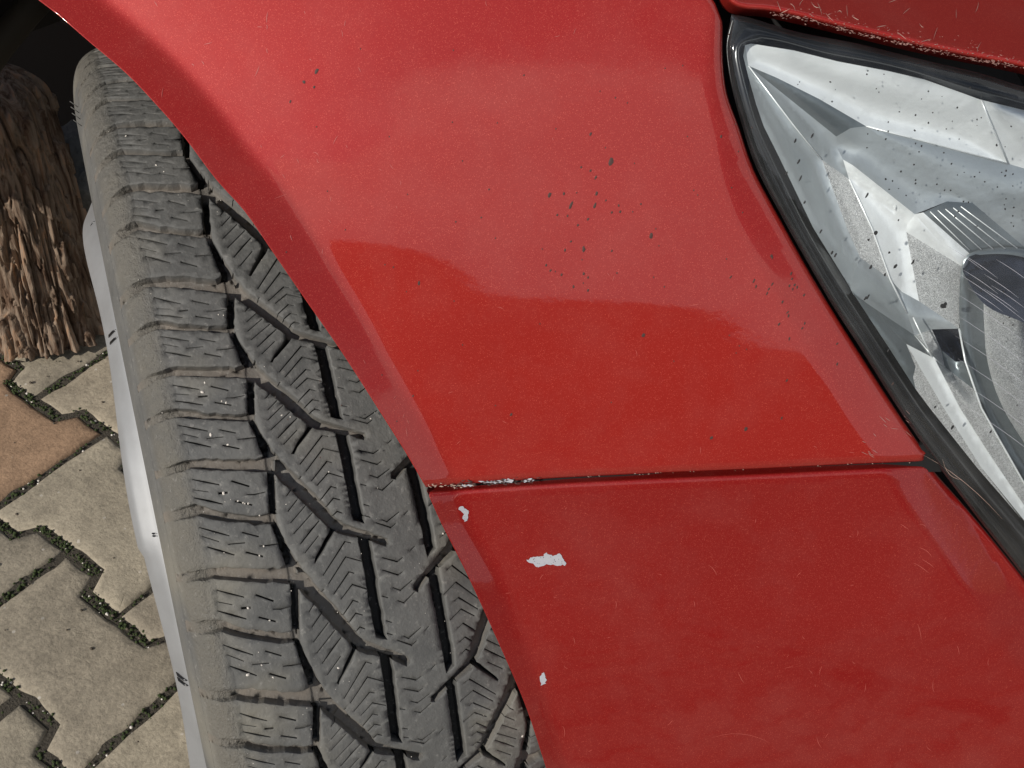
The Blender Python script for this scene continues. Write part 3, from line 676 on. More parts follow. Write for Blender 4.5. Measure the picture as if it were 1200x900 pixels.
FS += [(x, y, 1.1, 2.4) for x, y in ((905, 333), (927, 321), (928, 327), (925, 335), (931, 334), (934, 337), (929, 339), (942, 346), (899, 344), (901, 339), (917, 354), (923, 366), (924, 370), (943, 379), (940, 385), (913, 380), (883, 330), (886, 336), (981, 403), (981, 427), (925, 397), (922, 446), (916, 490), (905, 302), (1046, 450))]
blobs('dirt_specks', [(x, y, a, b, -.35 + random.uniform(-.3, .3)) for x, y, a, b in FS] + [(random.uniform(330, 900), random.uniform(40, 540), .8, 1.1, 0) for _ in range(60)], on_body, SPECK, FENDER)

def chip(name, poly, parent, mat=CHIP, h=.00022):
    P = resample(np.array(poly, float), 2.2, True); P = P + rng.normal(0, .75, P.shape); P3, NN = skin(P); n = len(P); off = (off_b(P) - .0012 if parent is BUMPER else off_f(P))[:, None]
    top = rise(P3, NN, (off + h)[:, 0]); bot = rise(P3, NN, (off - .0004)[:, 0])
    tri = __import__('mathutils').geometry.tessellate_polygon([[Vector((*map(float, p), 0)) for p in P]])
    return mesh(name, W(np.vstack([top, bot])), [tuple(t) for t in tri] + [(i, (i + 1) % n, n + (i + 1) % n, n + i) for i in range(n)], mat, parent, False)
chip('paint_chip', [(538, 594), (543, 594), (549, 599), (550, 607), (546, 612), (543, 608), (543, 601), (538, 597)], BUMPER)
chip('paint_chip', [(616, 657), (625, 652), (633, 653), (640, 649), (650, 651), (656, 649), (660, 654), (664, 661), (655, 663), (645, 662), (636, 663), (629, 665), (625, 661), (620, 660)], BUMPER)
chip('paint_chip', [(634, 789), (638, 788), (640, 795), (639, 802), (635, 803), (633, 796)], BUMPER)
for poly in ([(560, 564), (575, 563.5), (585, 562), (603, 562), (601, 565.5), (588, 566), (570, 567.5)], [(612, 563), (620, 561), (625, 561.5), (624, 564), (614, 565.5)], [(540, 568), (552, 567), (556, 569), (541, 570.5)]):
    chip('paint_chip', poly, BUMPER, h=.0009)
CS = [(random.uniform(622, 660), random.uniform(652, 661), random.uniform(.5, 1.3), random.uniform(.4, .9), random.uniform(0, 3)) for _ in range(16)] + [(random.uniform(541, 547), random.uniform(596, 609), .7, .6, 0) for _ in range(5)]
blobs('chip_pits', CS, lambda p: (rise(*skin(np.atleast_2d(p)), off_b(np.atleast_2d(p)) - .0012 + .00024), skin(np.atleast_2d(p))[1]), mat_plain('chip_grime', (.10, .09, .10), .8), BUMPER, .00006)
# crusty dirt along the seam, the arch corner and the bonnet edge
def crumbs(name, line, n, spread, parent, base=0., size=(.5, 1.6), mat=DUST):
    L = np.r_[0, np.cumsum(seglen(np.array(line, float)))]; Q = np.array(line, float); sp = []
    for _ in range(n):
        u = random.uniform(0, L[-1]); x = np.interp(u, L, Q[:, 0]) + random.gauss(0, spread); y = np.interp(u, L, Q[:, 1]) + random.gauss(0, spread)
        r = random.uniform(*size); sp.append((x, y, r * random.uniform(1, 3.), r * .5, random.uniform(-.5, .3)))
    def sf(p):
        P3, NN = skin(np.atleast_2d(p)); return rise(P3, NN, (off_f(np.atleast_2d(p)) if parent is not HOOD else HOFF(np.atleast_2d(p))) + base), NN
    return blobs(name, sp, sf, mat, parent, .0004)
crumbs('seam_dirt', [(500, 571), (530, 570), (560, 569)], 34, 1.5, FENDER, .0001, (.3, 1.1))
crumbs('seam_dirt', [(528, 567), (560, 567), (630, 563)], 70, 2.0, FENDER, .0001, mat=SPECK)
crumbs('seam_dirt', list(SEAM[8:]), 26, .6, FENDER, -.0014, (.25, .6))
crumbs('dried_mud', [(900, 15), (933, 20), (960, 26), (1000, 38), (1083, 57), (1140, 69), (1200, 80)], 330, 1.2, HOOD, -.0008, (.25, .9), MUDP)
crumbs('dried_mud', [(930, 14), (1000, 26), (1060, 42), (1140, 58), (1200, 72)], 120, 5., HOOD, -.0001, (.3, 1.0), MUDP)

# hairline scratches and lint, real thin raised strips
def hairs(name, spots, surf, mat, parent, wd=.35):
    g = Geo()
    for (x, y, L, an, cv) in spots:
        k = 7; P = []
        for i in range(k):
            t = (i / (k - 1) - .5); a = an + cv * t; P.append((x + math.cos(a) * L * t, y + math.sin(a) * L * t + cv * L * t * t * .7))
        P3, NN = surf(np.array(P)); sc = .39 / F; V = []
        for i in range(k):
            d = P3[min(i + 1, k - 1)] - P3[max(i - 1, 0)]; d /= np.linalg.norm(d) + 1e-9; s = np.cross(NN[i], d); w = wd * sc * (1 - abs(2 * i / (k - 1) - 1) ** 2 * .8)
            V += [P3[i] + s * w, P3[i] - s * w]
        g.add(W(V), [(2 * i, 2 * i + 1, 2 * i + 3, 2 * i + 2) for i in range(k - 1)])
    o = g.build(name, mat, parent); o['kind'] = 'stuff'; return o
OLF = np.array(resample(np.array(f_out), 10., True)); OLB = np.array(resample(np.array(b_out), 10., True))
def scat(n, box, OL, Lr, an=None):
    out = []
    while len(out) < n:
        x, y = random.uniform(box[0], box[2]), random.uniform(box[1], box[3])
        if not inside(np.array([[x, y]]), OL)[0] or dist_poly(np.array([[x, y]]), np.vstack([OL, OL[:1]]))[0] < 6: continue
        out.append((x, y, random.uniform(*Lr) * (1 if random.random() < .8 else 1.8), random.uniform(0, math.pi) if an is None else random.gauss(*an), random.gauss(0, .3)))
    return out
def on_bump(px):
    P3, NN = skin(np.atleast_2d(px)); return rise(P3, NN, off_b(np.atleast_2d(px)) - .0011), NN
hairs('scratches', scat(26, (60, 0, 1080, 560), OLF, (3, 9)) + scat(30, (60, 0, 480, 560), OLF, (3, 8), (1.2, .4)), on_body, HAIR, FENDER, .22)
hairs('scratches', scat(44, (520, 560, 1190, 899), OLB, (3, 11)) + [(868, 860, 66, .08, .25), (1085, 625 + 20, 20, .6, .3), (1060, 617, 12, .6, .1), (1080, 665, 22, .6, .1), (1088, 660, 18, .6, .1)], on_bump, HAIR, BUMPER, .24)
hairs('scratches', [(random.uniform(1010, 1065), random.uniform(470, 535), random.uniform(4, 12), random.gauss(.6, .25), 0) for _ in range(16)], on_body, MUDP, FENDER, .26)
hairs('lint', [(lx_ := random.uniform(900, 1190), random.uniform(-6, .21 * lx_ - 178), random.uniform(6, 16), random.uniform(0, 3), random.gauss(0, .5)) for _ in range(20)], lambda p: (rise(*skin(np.atleast_2d(p)), .0004 + HOFF(np.atleast_2d(p))), skin(np.atleast_2d(p))[1]), DUST, HOOD, .3)
LOL = np.array(LOOP)
hairs('lens_scratches', [(1160 + k * 3, 345 + k * 27, 120, .62, .05) for k in range(7)] + [(1130 + random.uniform(0, 60), 300 + random.uniform(0, 60), 50, .6, .05) for k in range(8)], on_lens, CHIP, HEAD, .22)
hairs('lint', [(1130, 565, 120, .68, .12), (1113, 556, 34, .8, -.5)], on_lens, DUST, HEAD, .2)

# ------------------------------------------------------------------ front wheel: tyre, rim
_z = np.array([0, 0, 1.]); E0 = _z - AX * (AX @ _z); E0 /= np.linalg.norm(E0); G0 = np.cross(AX, E0)
WHEEL = empty('wheel', (0, 0, 0)); WHEEL.parent = car
def wp(th, r, v):                                # wheel cylinder coordinates -> camera frame
    th = np.asarray(th)[..., None]; r = np.asarray(r)[..., None]; v = np.asarray(v)[..., None]
    return PC + AX * v + r * (np.cos(th) * E0 + np.sin(th) * G0)
def px2cyl(px, py, r=.3150):
    d = ray(px, py); d = d / np.linalg.norm(d); dp = d - AX * (d @ AX); op = -PC + AX * (PC @ AX)
    A = dp @ dp; B = dp @ op; C = op @ op - r * r; D = B * B - A * C; t = (-B - math.sqrt(max(D, 0))) / A; h = t * d - PC
    return math.atan2(h @ G0, h @ E0), h @ AX
MK = [(240, 228), (268, 345), (288, 444), (314, 553), (341, 684), (369, 827)]
MT = [px2cyl(*p)[0] for p in MK]                 # angles of successive pitches (decreasing downwards)
PIT = (MT[0] - MT[5]) / 5
ks = list(range(-9, 12)); TH = [MT[k] if 0 <= k <= 5 else (MT[0] - PIT * k if k < 0 else MT[5] - PIT * (k - 5)) for k in ks]
def g2th(g): return np.interp(g, ks, TH)
def th2g(t): return np.interp(-t, [-x for x in TH], ks)
def C(px, py, k=3):                              # photograph pixel -> (pitch phase, axial position)
    t, v = px2cyl(px, py); return (float(th2g(t)) - k, v)
GS = 57.0                                        # mm per pitch in the unrolled drawing
def PP(pts, k=3): return np.array([[C(x, y, k)[0] * GS, C(x, y, k)[1] * 1000] for x, y in pts])
W2 = 98.                                         # half width (mm) of the drawing including shoulder
grooves = []                                     # (polygon in mm within a pitch, level)
def slit(pts, w, k=3, lvl=1):
    P = PP(pts, k); return (slitp(P, w), lvl)
def slitp(P, w):
    n = len(P); L = []; Rr = []
    for i in range(n):
        d = P[min(i + 1, n - 1)] - P[max(i - 1, 0)]; d = d / (np.linalg.norm(d) + 1e-9); nn = np.array([-d[1], d[0]]); ww = w / 2 * (1. if 0 < i < n - 1 else .55)
        L.append(P[i] + nn * ww); Rr.append(P[i] - nn * ww)
    return np.array(L + Rr[::-1])
# -- centre and diagonal channels of the left half
Dch = PP([(321.5, 556), (331, 567), (345, 579), (360, 594), (374, 608), (389, 621), (396, 625), (405, 627), (419, 630), (435, 634), (444, 638), (452, 641), (456, 637), (454, 631), (440, 626), (420, 619), (404, 613), (394, 608), (386, 597), (375, 584), (358, 568), (342, 552), (330, 540), (322, 530)])
arm = PP([(387, 618), (393, 622), (384, 637), (376, 650), (370, 660), (367.5, 659), (372, 648), (381, 632)])
gA = PP([(418.5, 628), (434, 633), (438, 655), (443, 685), (448, 718), (453, 750), (439.5, 746), (436, 730), (431, 700), (425, 662)])
Sg = PP([(310, 531), (321, 534), (323, 556), (323.5, 580), (324.2, 612), (330, 627), (337.5, 640), (346, 654), (353, 664), (349, 669), (336, 664), (330, 650), (323, 628), (316.5, 612), (314.7, 600), (313.6, 575), (313, 553), (311, 545)])
SgA = PP([(313, 553.5), (321, 555), (323, 575), (323.5, 602), (315.2, 602), (314, 575)])
SgB = PP([(317, 615), (324.3, 614), (330, 627), (337.5, 640), (343, 650), (342, 663), (335, 664.5), (330, 650), (323, 628)])
left_parts = [(Dch, 3), (arm, 4), (gA, 4), (Sg, 3), (SgA, 4), (SgB, 4)]
def shoulder_band(up, lo):                       # transverse groove running out over the shoulder
    U = PP(up); Lw = PP(lo); ext = lambda Q: np.vstack([Q, [[Q[-1][0] + .4, W2 + 1]]]); U = ext(U); Lw = ext(Lw); return np.vstack([U, Lw[::-1]])
TG1 = shoulder_band([(316, 533), (300, 538.5), (270, 538), (240, 537), (221, 538)], [(318, 553), (300, 552.6), (270, 551.6), (240, 550), (222, 549)])
TG2 = shoulder_band([(319, 602), (307, 603.5), (285, 603), (262, 600), (240, 594.5), (228, 591)], [(320, 614), (300, 614.6), (282, 611.6), (268, 611.5), (250, 609), (231, 605)])
left_parts += [(TG1, 2), (TG2, 2)]
left_sipes = [([(353, 559), (336, 582)], 3), ([(349, 584), (338, 598)], 3), ([(357.5, 592.5), (340, 613)], 3), ([(366, 601), (344, 626)], 3), ([(373, 610), (363, 622), (351, 637.5)], 3), ([(373, 627.5), (357.5, 647.5)], 3),
    ([(351, 545), (377, 511), (384, 512.5)], 2), ([(358, 553), (378, 526), (397, 530.5)], 2), ([(364, 564), (382, 541), (388, 542.5)], 2), ([(372, 569), (385, 554), (402, 559)], 2), ([(374, 587.5), (387.5, 570), (394, 572)], 2), ([(381, 595), (390, 584), (398, 586)], 2), ([(386, 607), (395, 598), (401, 600)], 2)]
cent_sipes = [[(439, 612), (457, 618), (462.5, 613)], [(447, 653), (465, 658), (471, 653)], [(449, 668), (467.5, 674), (472.5, 670)], [(459, 687.5), (468, 691), (482, 679)], [(465, 704), (472.5, 707), (485, 694)], [(472, 745), (478, 748), (492.5, 735)], [(447, 699), (454, 701)], [(453, 741), (460, 743)], [(426, 592), (433, 594)], [(472.5, 604), (477, 599)], [(480, 645), (485, 640)]]
sh_sipes = [([(225, 561), (240, 564), (257.5, 567.5)], .7), ([(227.5, 572.5), (245, 575)], .5), ([(228, 582.5), (245, 586), (262, 590)], .8), ([(272, 563.5), (293, 570)], 1.3), ([(256, 578.3), (267, 577.5)], 1.7), ([(276, 587.5), (296, 592)], 1.2), ([(291, 580), (300, 580), (313, 577)], .5),
    ([(233, 617.5), (250, 622), (269, 627)], .7), ([(237, 629), (257, 635)], .6), ([(242, 641), (257, 645), (274, 650)], .8), ([(283, 624), (302.5, 629)], 1.0), ([(268, 638), (288, 636)], .7), ([(304, 640), (315, 639), (327, 637)], .6), ([(287.5, 647.5), (307.5, 652.5)], 1.3)]
# right half mirrors the left one, half a pitch on
cL = C(389, 621); cR = C(557, 777, 4)
SH = (cR[0] - cL[0]) * GS; MIR = 2 * 0 + (cL[1] + cR[1]) * 1000
def mirror(P): Q = P.copy(); Q[:, 1] = MIR - Q[:, 1]; Q[:, 0] += SH; return Q
allp = []
for P, l in left_parts: allp += [(P, l), (mirror(P), l)]
for pts, k in left_sipes:
    P = slitp(PP(pts, k), .68); allp += [(P, 1), (mirror(P), 1)]
for pts in cent_sipes: allp.append((slitp(PP(pts), .62), 1))
for pts, w in sh_sipes:
    P = slitp(PP(pts), w); allp += [(P, 1), (mirror(P), 1)]
K0, K1 = -7, 9
verts2, faces2, lev = [], [], []
for k in range(K0 - 1, K1 + 2):
    for P, l in allp:
        Q = P.copy(); Q[:, 0] += k * GS
        if l == 1: Q = Q + rng.normal(0, .25, 2)
        else: Q = resample(Q, 3.0, True); Q = Q + rng.normal(0, .17 if l != 2 else .30, Q.shape)
        if Q[:, 0].min() < K0 * GS or Q[:, 0].max() > K1 * GS: continue
        Q[:, 1] = np.clip(Q[:, 1], -W2, W2)
        b = len(verts2); verts2 += [Vector(map(float, q)) for q in Q]; faces2.append(list(range(b, b + len(Q)))); lev.append(l)
nb = len(verts2)
for gx in np.arange(K0 * GS, K1 * GS + .1, 3.2):
    for gy in np.linspace(-W2, W2, 62): verts2.append(Vector((gx + (0 if gx in (K0 * GS, K1 * GS) else random.uniform(-.3, .3)), gy)))
edges2 = [(f[i], f[(i + 1) % len(f)]) for f in faces2 for i in range(len(f))]
P2D = [np.array([tuple(verts2[i]) for i in f]) for f in faces2]
vv, ee, ff, ov, oe, of = delaunay_2d_cdt(verts2, edges2, [], 0, 1e-3)
V2 = np.array([tuple(q) for q in vv]); FF = np.array([tuple(f) for f in ff if len(f) == 3])
_ar = (V2[FF[:, 1]] - V2[FF[:, 0]]); _br = (V2[FF[:, 2]] - V2[FF[:, 0]]); FF[(_ar[:, 0] * _br[:, 1] - _ar[:, 1] * _br[:, 0]) < 0] = FF[(_ar[:, 0] * _br[:, 1] - _ar[:, 1] * _br[:, 0]) < 0][:, ::-1]
_c = V2[FF].mean(1); LV = np.zeros(len(FF), int)
for P, l in zip(P2D, lev):
    lo, hi = P.min(0), P.max(0); m = np.where((_c[:, 0] > lo[0]) & (_c[:, 0] < hi[0]) & (_c[:, 1] > lo[1]) & (_c[:, 1] < hi[1]))[0]
    if len(m): m = m[inside(_c[m], P)]; LV[m] = np.maximum(LV[m], l)
# tyre cross-section (arc position -> axial, radius)
prof = np.array([(0, .3160), (.03, .3158), (.055, .3152), (.070, .3138), (.0780, .3118), (.0850, .3070), (.0895, .3000), (.0925, .2900), (.0940, .2760), (.0938, .2600), (.0925, .2450), (.0895, .2320), (.0865, .2230), (.0840, .2170)])
pl = catmull(prof, 6); arc = np.r_[0, np.cumsum(seglen(pl))]
ptn = np.gradient(pl, axis=0); ptn /= np.linalg.norm(ptn, axis=1)[:, None]
def prof_at(w, dep):
    s = np.sign(w) + (w == 0); a = np.abs(w); v = np.interp(a, arc, pl[:, 0]); r = np.interp(a, arc, pl[:, 1]); tx = np.interp(a, arc, ptn[:, 0]); ty = np.interp(a, arc, ptn[:, 1])
    return s * (v + ty * dep), r - tx * dep      # outward normal of profile is (-ty, tx): move inwards
DEPTH = {0: 0., 1: .0028, 2: .0042, 3: .0047, 4: .0060}
def depth_of(l, w):
    d = DEPTH[l]
    if l == 2: d = d * np.clip((.0885 - abs(w)) / .009, 0, 1) ** .8
    return d
# vertex copies per level
tri = FF; cen = V2[tri].mean(1); topidx = {}; VW = []; dep_attr = []; sh_attr = []
near_land = {}
for t, l in zip(tri, LV):
    for q in t: near_land.setdefault(q, set()).add(int(l))
shift = {}
acc = {}
for t, l, c in zip(tri, LV, cen):
    if l >= 2:
        for q in t:
            key = (int(q), int(l)); d = c - V2[q]; a = acc.setdefault(key, np.zeros(2)); a += d / (np.linalg.norm(d) + 1e-6)
def SHF(a): return float(np.clip((a - .0765) / .004, 0, 1) * np.clip((.096 - a) / .005, 0, 1))
def vid(q, l):
    key = (int(q), int(l))
    if key in topidx: return topidx[key]
    p = V2[q].copy(); w = p[1] / 1000
    if l >= 2 and min(near_land[q]) < l and key in acc:
        a = acc[key]; n = np.linalg.norm(a)
        if n > .3: p = p + a / n * (.75 if l == 2 else .8)
    d = float(depth_of(l, w)) if l else 0.
    if l == 0 and abs(w) > .076: d = .0
    th = g2th(p[0] / GS); v, r = prof_at(np.array([p[1] / 1000]), np.array([d])); VW.append((th, r[0], v[0])); topidx[key] = len(VW) - 1
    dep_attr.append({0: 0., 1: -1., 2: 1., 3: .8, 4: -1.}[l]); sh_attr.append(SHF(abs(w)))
    return topidx[key]
faces = []; smooth = []; edge = {}
for t, l in zip(tri, LV):
    idx = [vid(q, l) for q in t]; faces.append(tuple(idx[::-1])); smooth.append(bool(l == 0 or l >= 2))
    for i in range(3):
        a, b = int(t[i]), int(t[(i + 1) % 3]); edge.setdefault((min(a, b), max(a, b)), []).append((a, b, int(l)))
for k, L in edge.items():
    if len(L) == 2 and L[0][2] != L[1][2]:
        hi, lo = (L[0], L[1]) if L[0][2] < L[1][2] else (L[1], L[0])
        a, b = hi[0], hi[1]
        faces.append((vid(a, hi[2]), vid(b, hi[2]), vid(b, lo[2]), vid(a, lo[2]))); smooth.append(False)
# sidewalls and the unseen rest of the ring
def grid(thA, thB, nth, ws):
    b = len(VW); ws = np.array(ws); v, r = prof_at(ws, np.zeros(len(ws)))
    for i in range(nth + 1):
        th = thA + (thB - thA) * i / nth
        for j in range(len(ws)):
            VW.append((th, r[j], v[j])); dep_attr.append(.35 if abs(ws[j]) < .07 and thA != ring0 else 0.); a = abs(ws[j]); sh_attr.append(SHF(a))
    n = len(ws)
    for i in range(nth):
        for j in range(n - 1): faces.append((b + i * n + j, b + (i + 1) * n + j, b + (i + 1) * n + j + 1, b + i * n + j + 1)); smooth.append(True)
ring0 = g2th(K0); ring1 = g2th(K1)
ww = list(np.linspace(W2 / 1000, arc[-1], 30))
grid(ring0, ring1, 200, ww); grid(ring0, ring1, 200, [-x for x in ww])
rest = list(np.linspace(-arc[-1], arc[-1], 60)); grid(ring1, ring0 - 2 * math.pi, 120, rest)
VW = np.array(VW)
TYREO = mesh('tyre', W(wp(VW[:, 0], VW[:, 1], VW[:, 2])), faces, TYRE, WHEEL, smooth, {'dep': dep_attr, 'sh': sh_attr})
# grit wedged in the sipes and pits
spots = []
def grit(px, py, r): spots.append((*px2cyl(px, py), r))
for x, y, r in [(262, 578, 4.2), (279, 587, 2.6), (285, 589, 2.6), (291, 590, 3.), (309, 640, 2.6), (304, 651, 2.6), (290, 767 - .5, 0), (291, 792, 4.6), (320, 794, 2.8), (316, 727, 2.6), (307, 780, 2.6), (291, 713, 3.4), (396, 782, 3.4), (237, 459, 4.4), (260, 470, 3.), (265, 472, 3.), (247, 509, 4.8), (267, 521, 3.2), (240, 448, 3.), (262, 370, 2.), (256, 369, 2.), (287, 590, 2.4), (519, 625, 3.6), (612, 862, 4.), (434, 491, 2.4), (385, 553, 2.), (330, 487, 2.6), (340, 489, 2.), (147, 156, 3.2), (183, 193, 3.2), (192, 201, 2.4), (304, 604, 2.2), (264, 588, 1.6), (263, 648, 1.8), (335, 591, 1.6)]:
    if r: grit(x, y, r)
for _ in range(150): spots.append((random.uniform(MT[5] - .3, MT[0] + .6), random.uniform(-.075, .085), random.uniform(.6, 1.5)))
gg = Geo()
ico = bmesh.new(); bmesh.ops.create_icosphere(ico, subdivisions=1, radius=1); iv = [v.co.copy() for v in ico.verts]; fi = [tuple(v.index for v in f.verts) for f in ico.faces]; ico.free()
for th, v, r in spots:
    s = r * .00016; _, rr_ = prof_at(np.array([v]), np.array([0.])); c = wp(th, rr_[0] - s * .25, v); q = Matrix.Rotation(random.uniform(0, 6), 3, Vector((random.random(), random.random(), 1)).normalized())
    gg.add(W([np.array(c) + np.array(q @ Vector((p.x * s * 1.35, p.y * s * random.uniform(.8, 1.1), p.z * s))) for p in iv]), fi)
o = gg.build('grit', STONE, WHEEL, False); o['kind'] = 'stuff'
# rubber whiskers on the sidewall
gg = Geo()
for x_, th_ in ((0, .93), (0, .90), (0, .87), (0, .84)):
    a = wp(th_, .295, .0915); b = wp(th_ + .006, .298, .0950); gg.tube(W([a, b]), .00022, 5)
o = gg.build('whiskers', TYREO.data.materials[0], WHEEL); o['kind'] = 'stuff'
# rim: rolled flange, dished barrel, spoked face
def lathe(name, pr, mat, parent, n=180, smooth=True, thr=(0, 2 * math.pi), mod=None):
    pr = np.array(pr, float); m = len(pr); V = []; closed = thr[1] - thr[0] > 6.28
    for i in range(n if closed else n + 1):
        th = thr[0] + (thr[1] - thr[0]) * i / n
        for (r, v) in pr: V.append(wp(th, r, v + (mod(th, r) if mod else 0)))
    fs = []; N_ = n if closed else n + 1
    for i in range(n):
        for j in range(m - 1): fs.append((i * m + j, ((i + 1) % N_) * m + j, ((i + 1) % N_) * m + j + 1, i * m + j + 1))
    return mesh(name, W(np.array(V)), fs, mat, parent, smooth)
flange = catmull([(.2195, .082), (.2218, .088), (.2218, .0925), (.2206, .0950), (.2165, .0982), (.2120, .1012), (.2085, .1024), (.2030, .1004), (.1980, .0950), (.1960, .085), (.195, .06), (.19, .02), (.185, -.06), (.20, -.085)], 4)
RIMO = lathe('rim', flange, RIM, WHEEL, 240, mod=lambda th, r: (.0018 * math.exp(-(th / .5) ** 2) + .0015 * math.sin(7 * th + 1.)) * max(0, min(1, (.2205 - r) / .006)))
def spoke(th0):
    g = Geo(); n = 14; V = []
    for i in range(n + 1):
        t = i / n; r = .045 + (.200 - .045) * t; hw = (.022 - .006 * math.sin(t * math.pi)) * (1 + .55 * t ** 4); v0 = .094 - .020 * (1 - t) ** 2 - .003 * math.sin(t * 3.1)
        for q, dz in ((-1, -.022), (-1, -.004), (-.65, 0), (0, .0015), (.65, 0), (1, -.004), (1, -.022)): V.append(wp(th0 + q * hw / r, r, v0 + dz))
    fs = [(i * 7 + j, (i + 1) * 7 + j, (i + 1) * 7 + j + 1, i * 7 + j + 1) for i in range(n) for j in range(6)]
    return mesh('spoke', W(np.array(V)), fs, RIM, WHEEL, True)
for k in range(7): spoke(.30 + k * 2 * math.pi / 7)
lathe('hub_cap', catmull([(.052, .050), (.052, .076), (.046, .083), (.025, .086), (.0005, .087)], 4), RIM, WHEEL, 60)
lathe('brake_disc', [(.14, .03), (.14, .034), (.06, .034)], mat_plain('rusty_brake_disc', (.12, .09, .07), .5, .6), WHEEL, 90)
gg = Geo()                                        # paired moulded tick marks on the rim edge
for (x, y) in ((135, 393), (139, 401), (188, 628), (191, 625), (223, 794), (228, 799), (114, 245), (116, 266)):
    d = ray(x, y); r = .2205
    best = min((np.linalg.norm(px_at(wp(t, .2165, .0988))[0] - (x, y)), t) for t in np.linspace(-.9, 1.6, 900))[1]
    pts = [wp(best + .004 * k_, rr2, vv2) for k_, (rr2, vv2) in enumerate(((.2218, .0915), (.2192, .0968), (.2152, .0990), (.2090, .0995)))]
    gg = Geo(); gg.tube(W(pts), .00055, 5); gg.build('rim_mark', BLACKP, WHEEL)

# ------------------------------------------------------------------ wheel housing, strut, underbody and the body behind
def carp(x, out, z): return (x, -out, z)          # world metres: x forwards, out = distance outboard of wheel plane
AC = (.035, R0 + .005)
g = Geo(); V = []
AL = np.vstack([ARCH, ARCHB]); P3_, NN_ = skin(AL); tn_ = np.gradient(AL, axis=0); tn_ /= np.linalg.norm(tn_, axis=1)[:, None]
P3_, NN_ = skin(AL + np.stack([-tn_[:, 1], tn_[:, 0]], 1) * -5.); PW = W(P3_ - NN_ * (.016 + arch_drop(AL)[:, None]))
for p in PW:
    dx, dz = p[0] - AC[0], p[2] - AC[1]; a = math.atan2(dz, dx); rr_ = math.hypot(dx, dz)
    V.append(tuple(p))
    for r, o_ in ((rr_ * 1.0, .0), (.45, -.08), (.45, -.24), (.38, -.26)): V.append(carp(AC[0] + r * math.cos(a), o_, AC[1] + r * math.sin(a)))
m = 5; n = len(PW) - 1
g.add(V, [(i * m + j, (i + 1) * m + j, (i + 1) * m + j + 1, i * m + j + 1) for i in range(n) for j in range(m - 1)])
a0_ = math.atan2(PW[0][2] - AC[1], PW[0][0] - AC[0]); V = []; n = 16
for i in range(n + 1):
    a = a0_ + (math.radians(158) - a0_) * i / n
    for r, o_ in ((.46, .06), (.455, .0), (.45, -.08), (.45, -.24), (.38, -.26)): V.append(carp(AC[0] + r * math.cos(a), o_, AC[1] + r * math.sin(a)))
g.add(V, [(i * m + j, (i + 1) * m + j, (i + 1) * m + j + 1, i * m + j + 1) for i in range(n) for j in range(m - 1)]); g.build('wheel_arch_liner', LINER, car)
g = Geo(); g.box((.03, .30, .70), (.42, .02, .25)); g.build('inner_wing', LINER, car, False)
g = Geo(); g.box((-1.35, .97, .46), (1.05, .64, .03)); g.box((.62, .98, .30), (.14, .55, .05)); g.build('underbody', DARKM, car, False)
g = Geo(); g.box((-1.25, .41, .33), (.82, .03, .29)); g.build('under_car_shade_panel', DARKM, car, False)  # added black panel, stands in for the darkness beneath the car
q = lambda px, py, z: W(ray(px, py) * z)
g = Geo(); g.tube([q(-40, 110, .80), q(0, 52, .79), q(30, 15, .78), (q(70, -30, .77))], .011, 10); g.build('suspension_strut', RUST, car)
# rear part of the wing, sill and door: everything behind the arch
def body_rear():
    Pf, _ = skin(np.array([(-300, -150.), (-420, -130.)])); Pw = W(Pf); oe = -Pw[1][1]
    xs = np.linspace(0, 1, 60); V = []; rowsn = 26
    xa = Pw[1][0]
    for i, u in enumerate(xs):
        x = xa + .02 - 1.55 * u
        dx = x - AC[0]; zlow = .40 if x > -.85 else .17  # unseen sill raised to let sun reach the log, lowered behind to shade
        if abs(dx) < .455: zlow = max(zlow, AC[1] + math.sqrt(.455 ** 2 - dx ** 2))
        for j in range(rowsn):
            z = zlow + (.98 - zlow) * j / (rowsn - 1); o_ = oe - .02 * abs(z - .62) ** 1.3 * 4 + .03 * u - .012 * max(0, .46 - z) * 6
            V.append(carp(x, o_ - (.0 if u > .02 else .001), z))
        V.append(carp(x, oe - .05, zlow + .004))
    r_ = rowsn + 1; fs = []
    for i in range(len(xs) - 1):
        for j in range(rowsn - 1): fs.append((i * r_ + j, i * r_ + j + 1, (i + 1) * r_ + j + 1, (i + 1) * r_ + j))
        fs.append((i * r_, (i + 1) * r_, (i + 1) * r_ + rowsn, i * r_ + rowsn))
    return mesh('side_panel', V, fs, PAINT, car)
body_rear()

# ------------------------------------------------------------------ bark log and grey stone behind the wheel
def mat_bark():
    m, nt, p = newmat('shaggy_bark'); co = coord(nt); mp = N(nt, 'ShaderNodeMapping'); mp.inputs['Scale'].default_value = (60, 60, 7); nt.links.new(co, mp.inputs[0])
    n1 = noise(nt, 1., 6, .65, mp.outputs[0], 1.2); n2 = noise(nt, 30, 4, .6, co)
    c = ramp(nt, n1.outputs[0], [(.32, (.022, .013, .009)), (.43, (.13, .085, .058)), (.54, (.25, .20, .155)), (.66, (.36, .22, .135)), (.76, (.30, .275, .245))])
    d = mixc(nt, n2.outputs[0], (.55, .5, .45), (1.2, 1.15, 1.1)); c2 = mixc(nt, 1., c.outputs[0], d.outputs[0], 'MULTIPLY'); nt.links.new(c2.outputs[0], p.inputs['Base Color'])
    setp(p, rough=.9, spec=.2); b = bump(nt, n1.outputs[0], .8, .004); b2 = bump(nt, n2.outputs[0], .5, .002, b.outputs[0]); nt.links.new(b2.outputs[0], p.inputs['Normal']); return m
BARK = mat_bark()
LB = G(48, 424); 
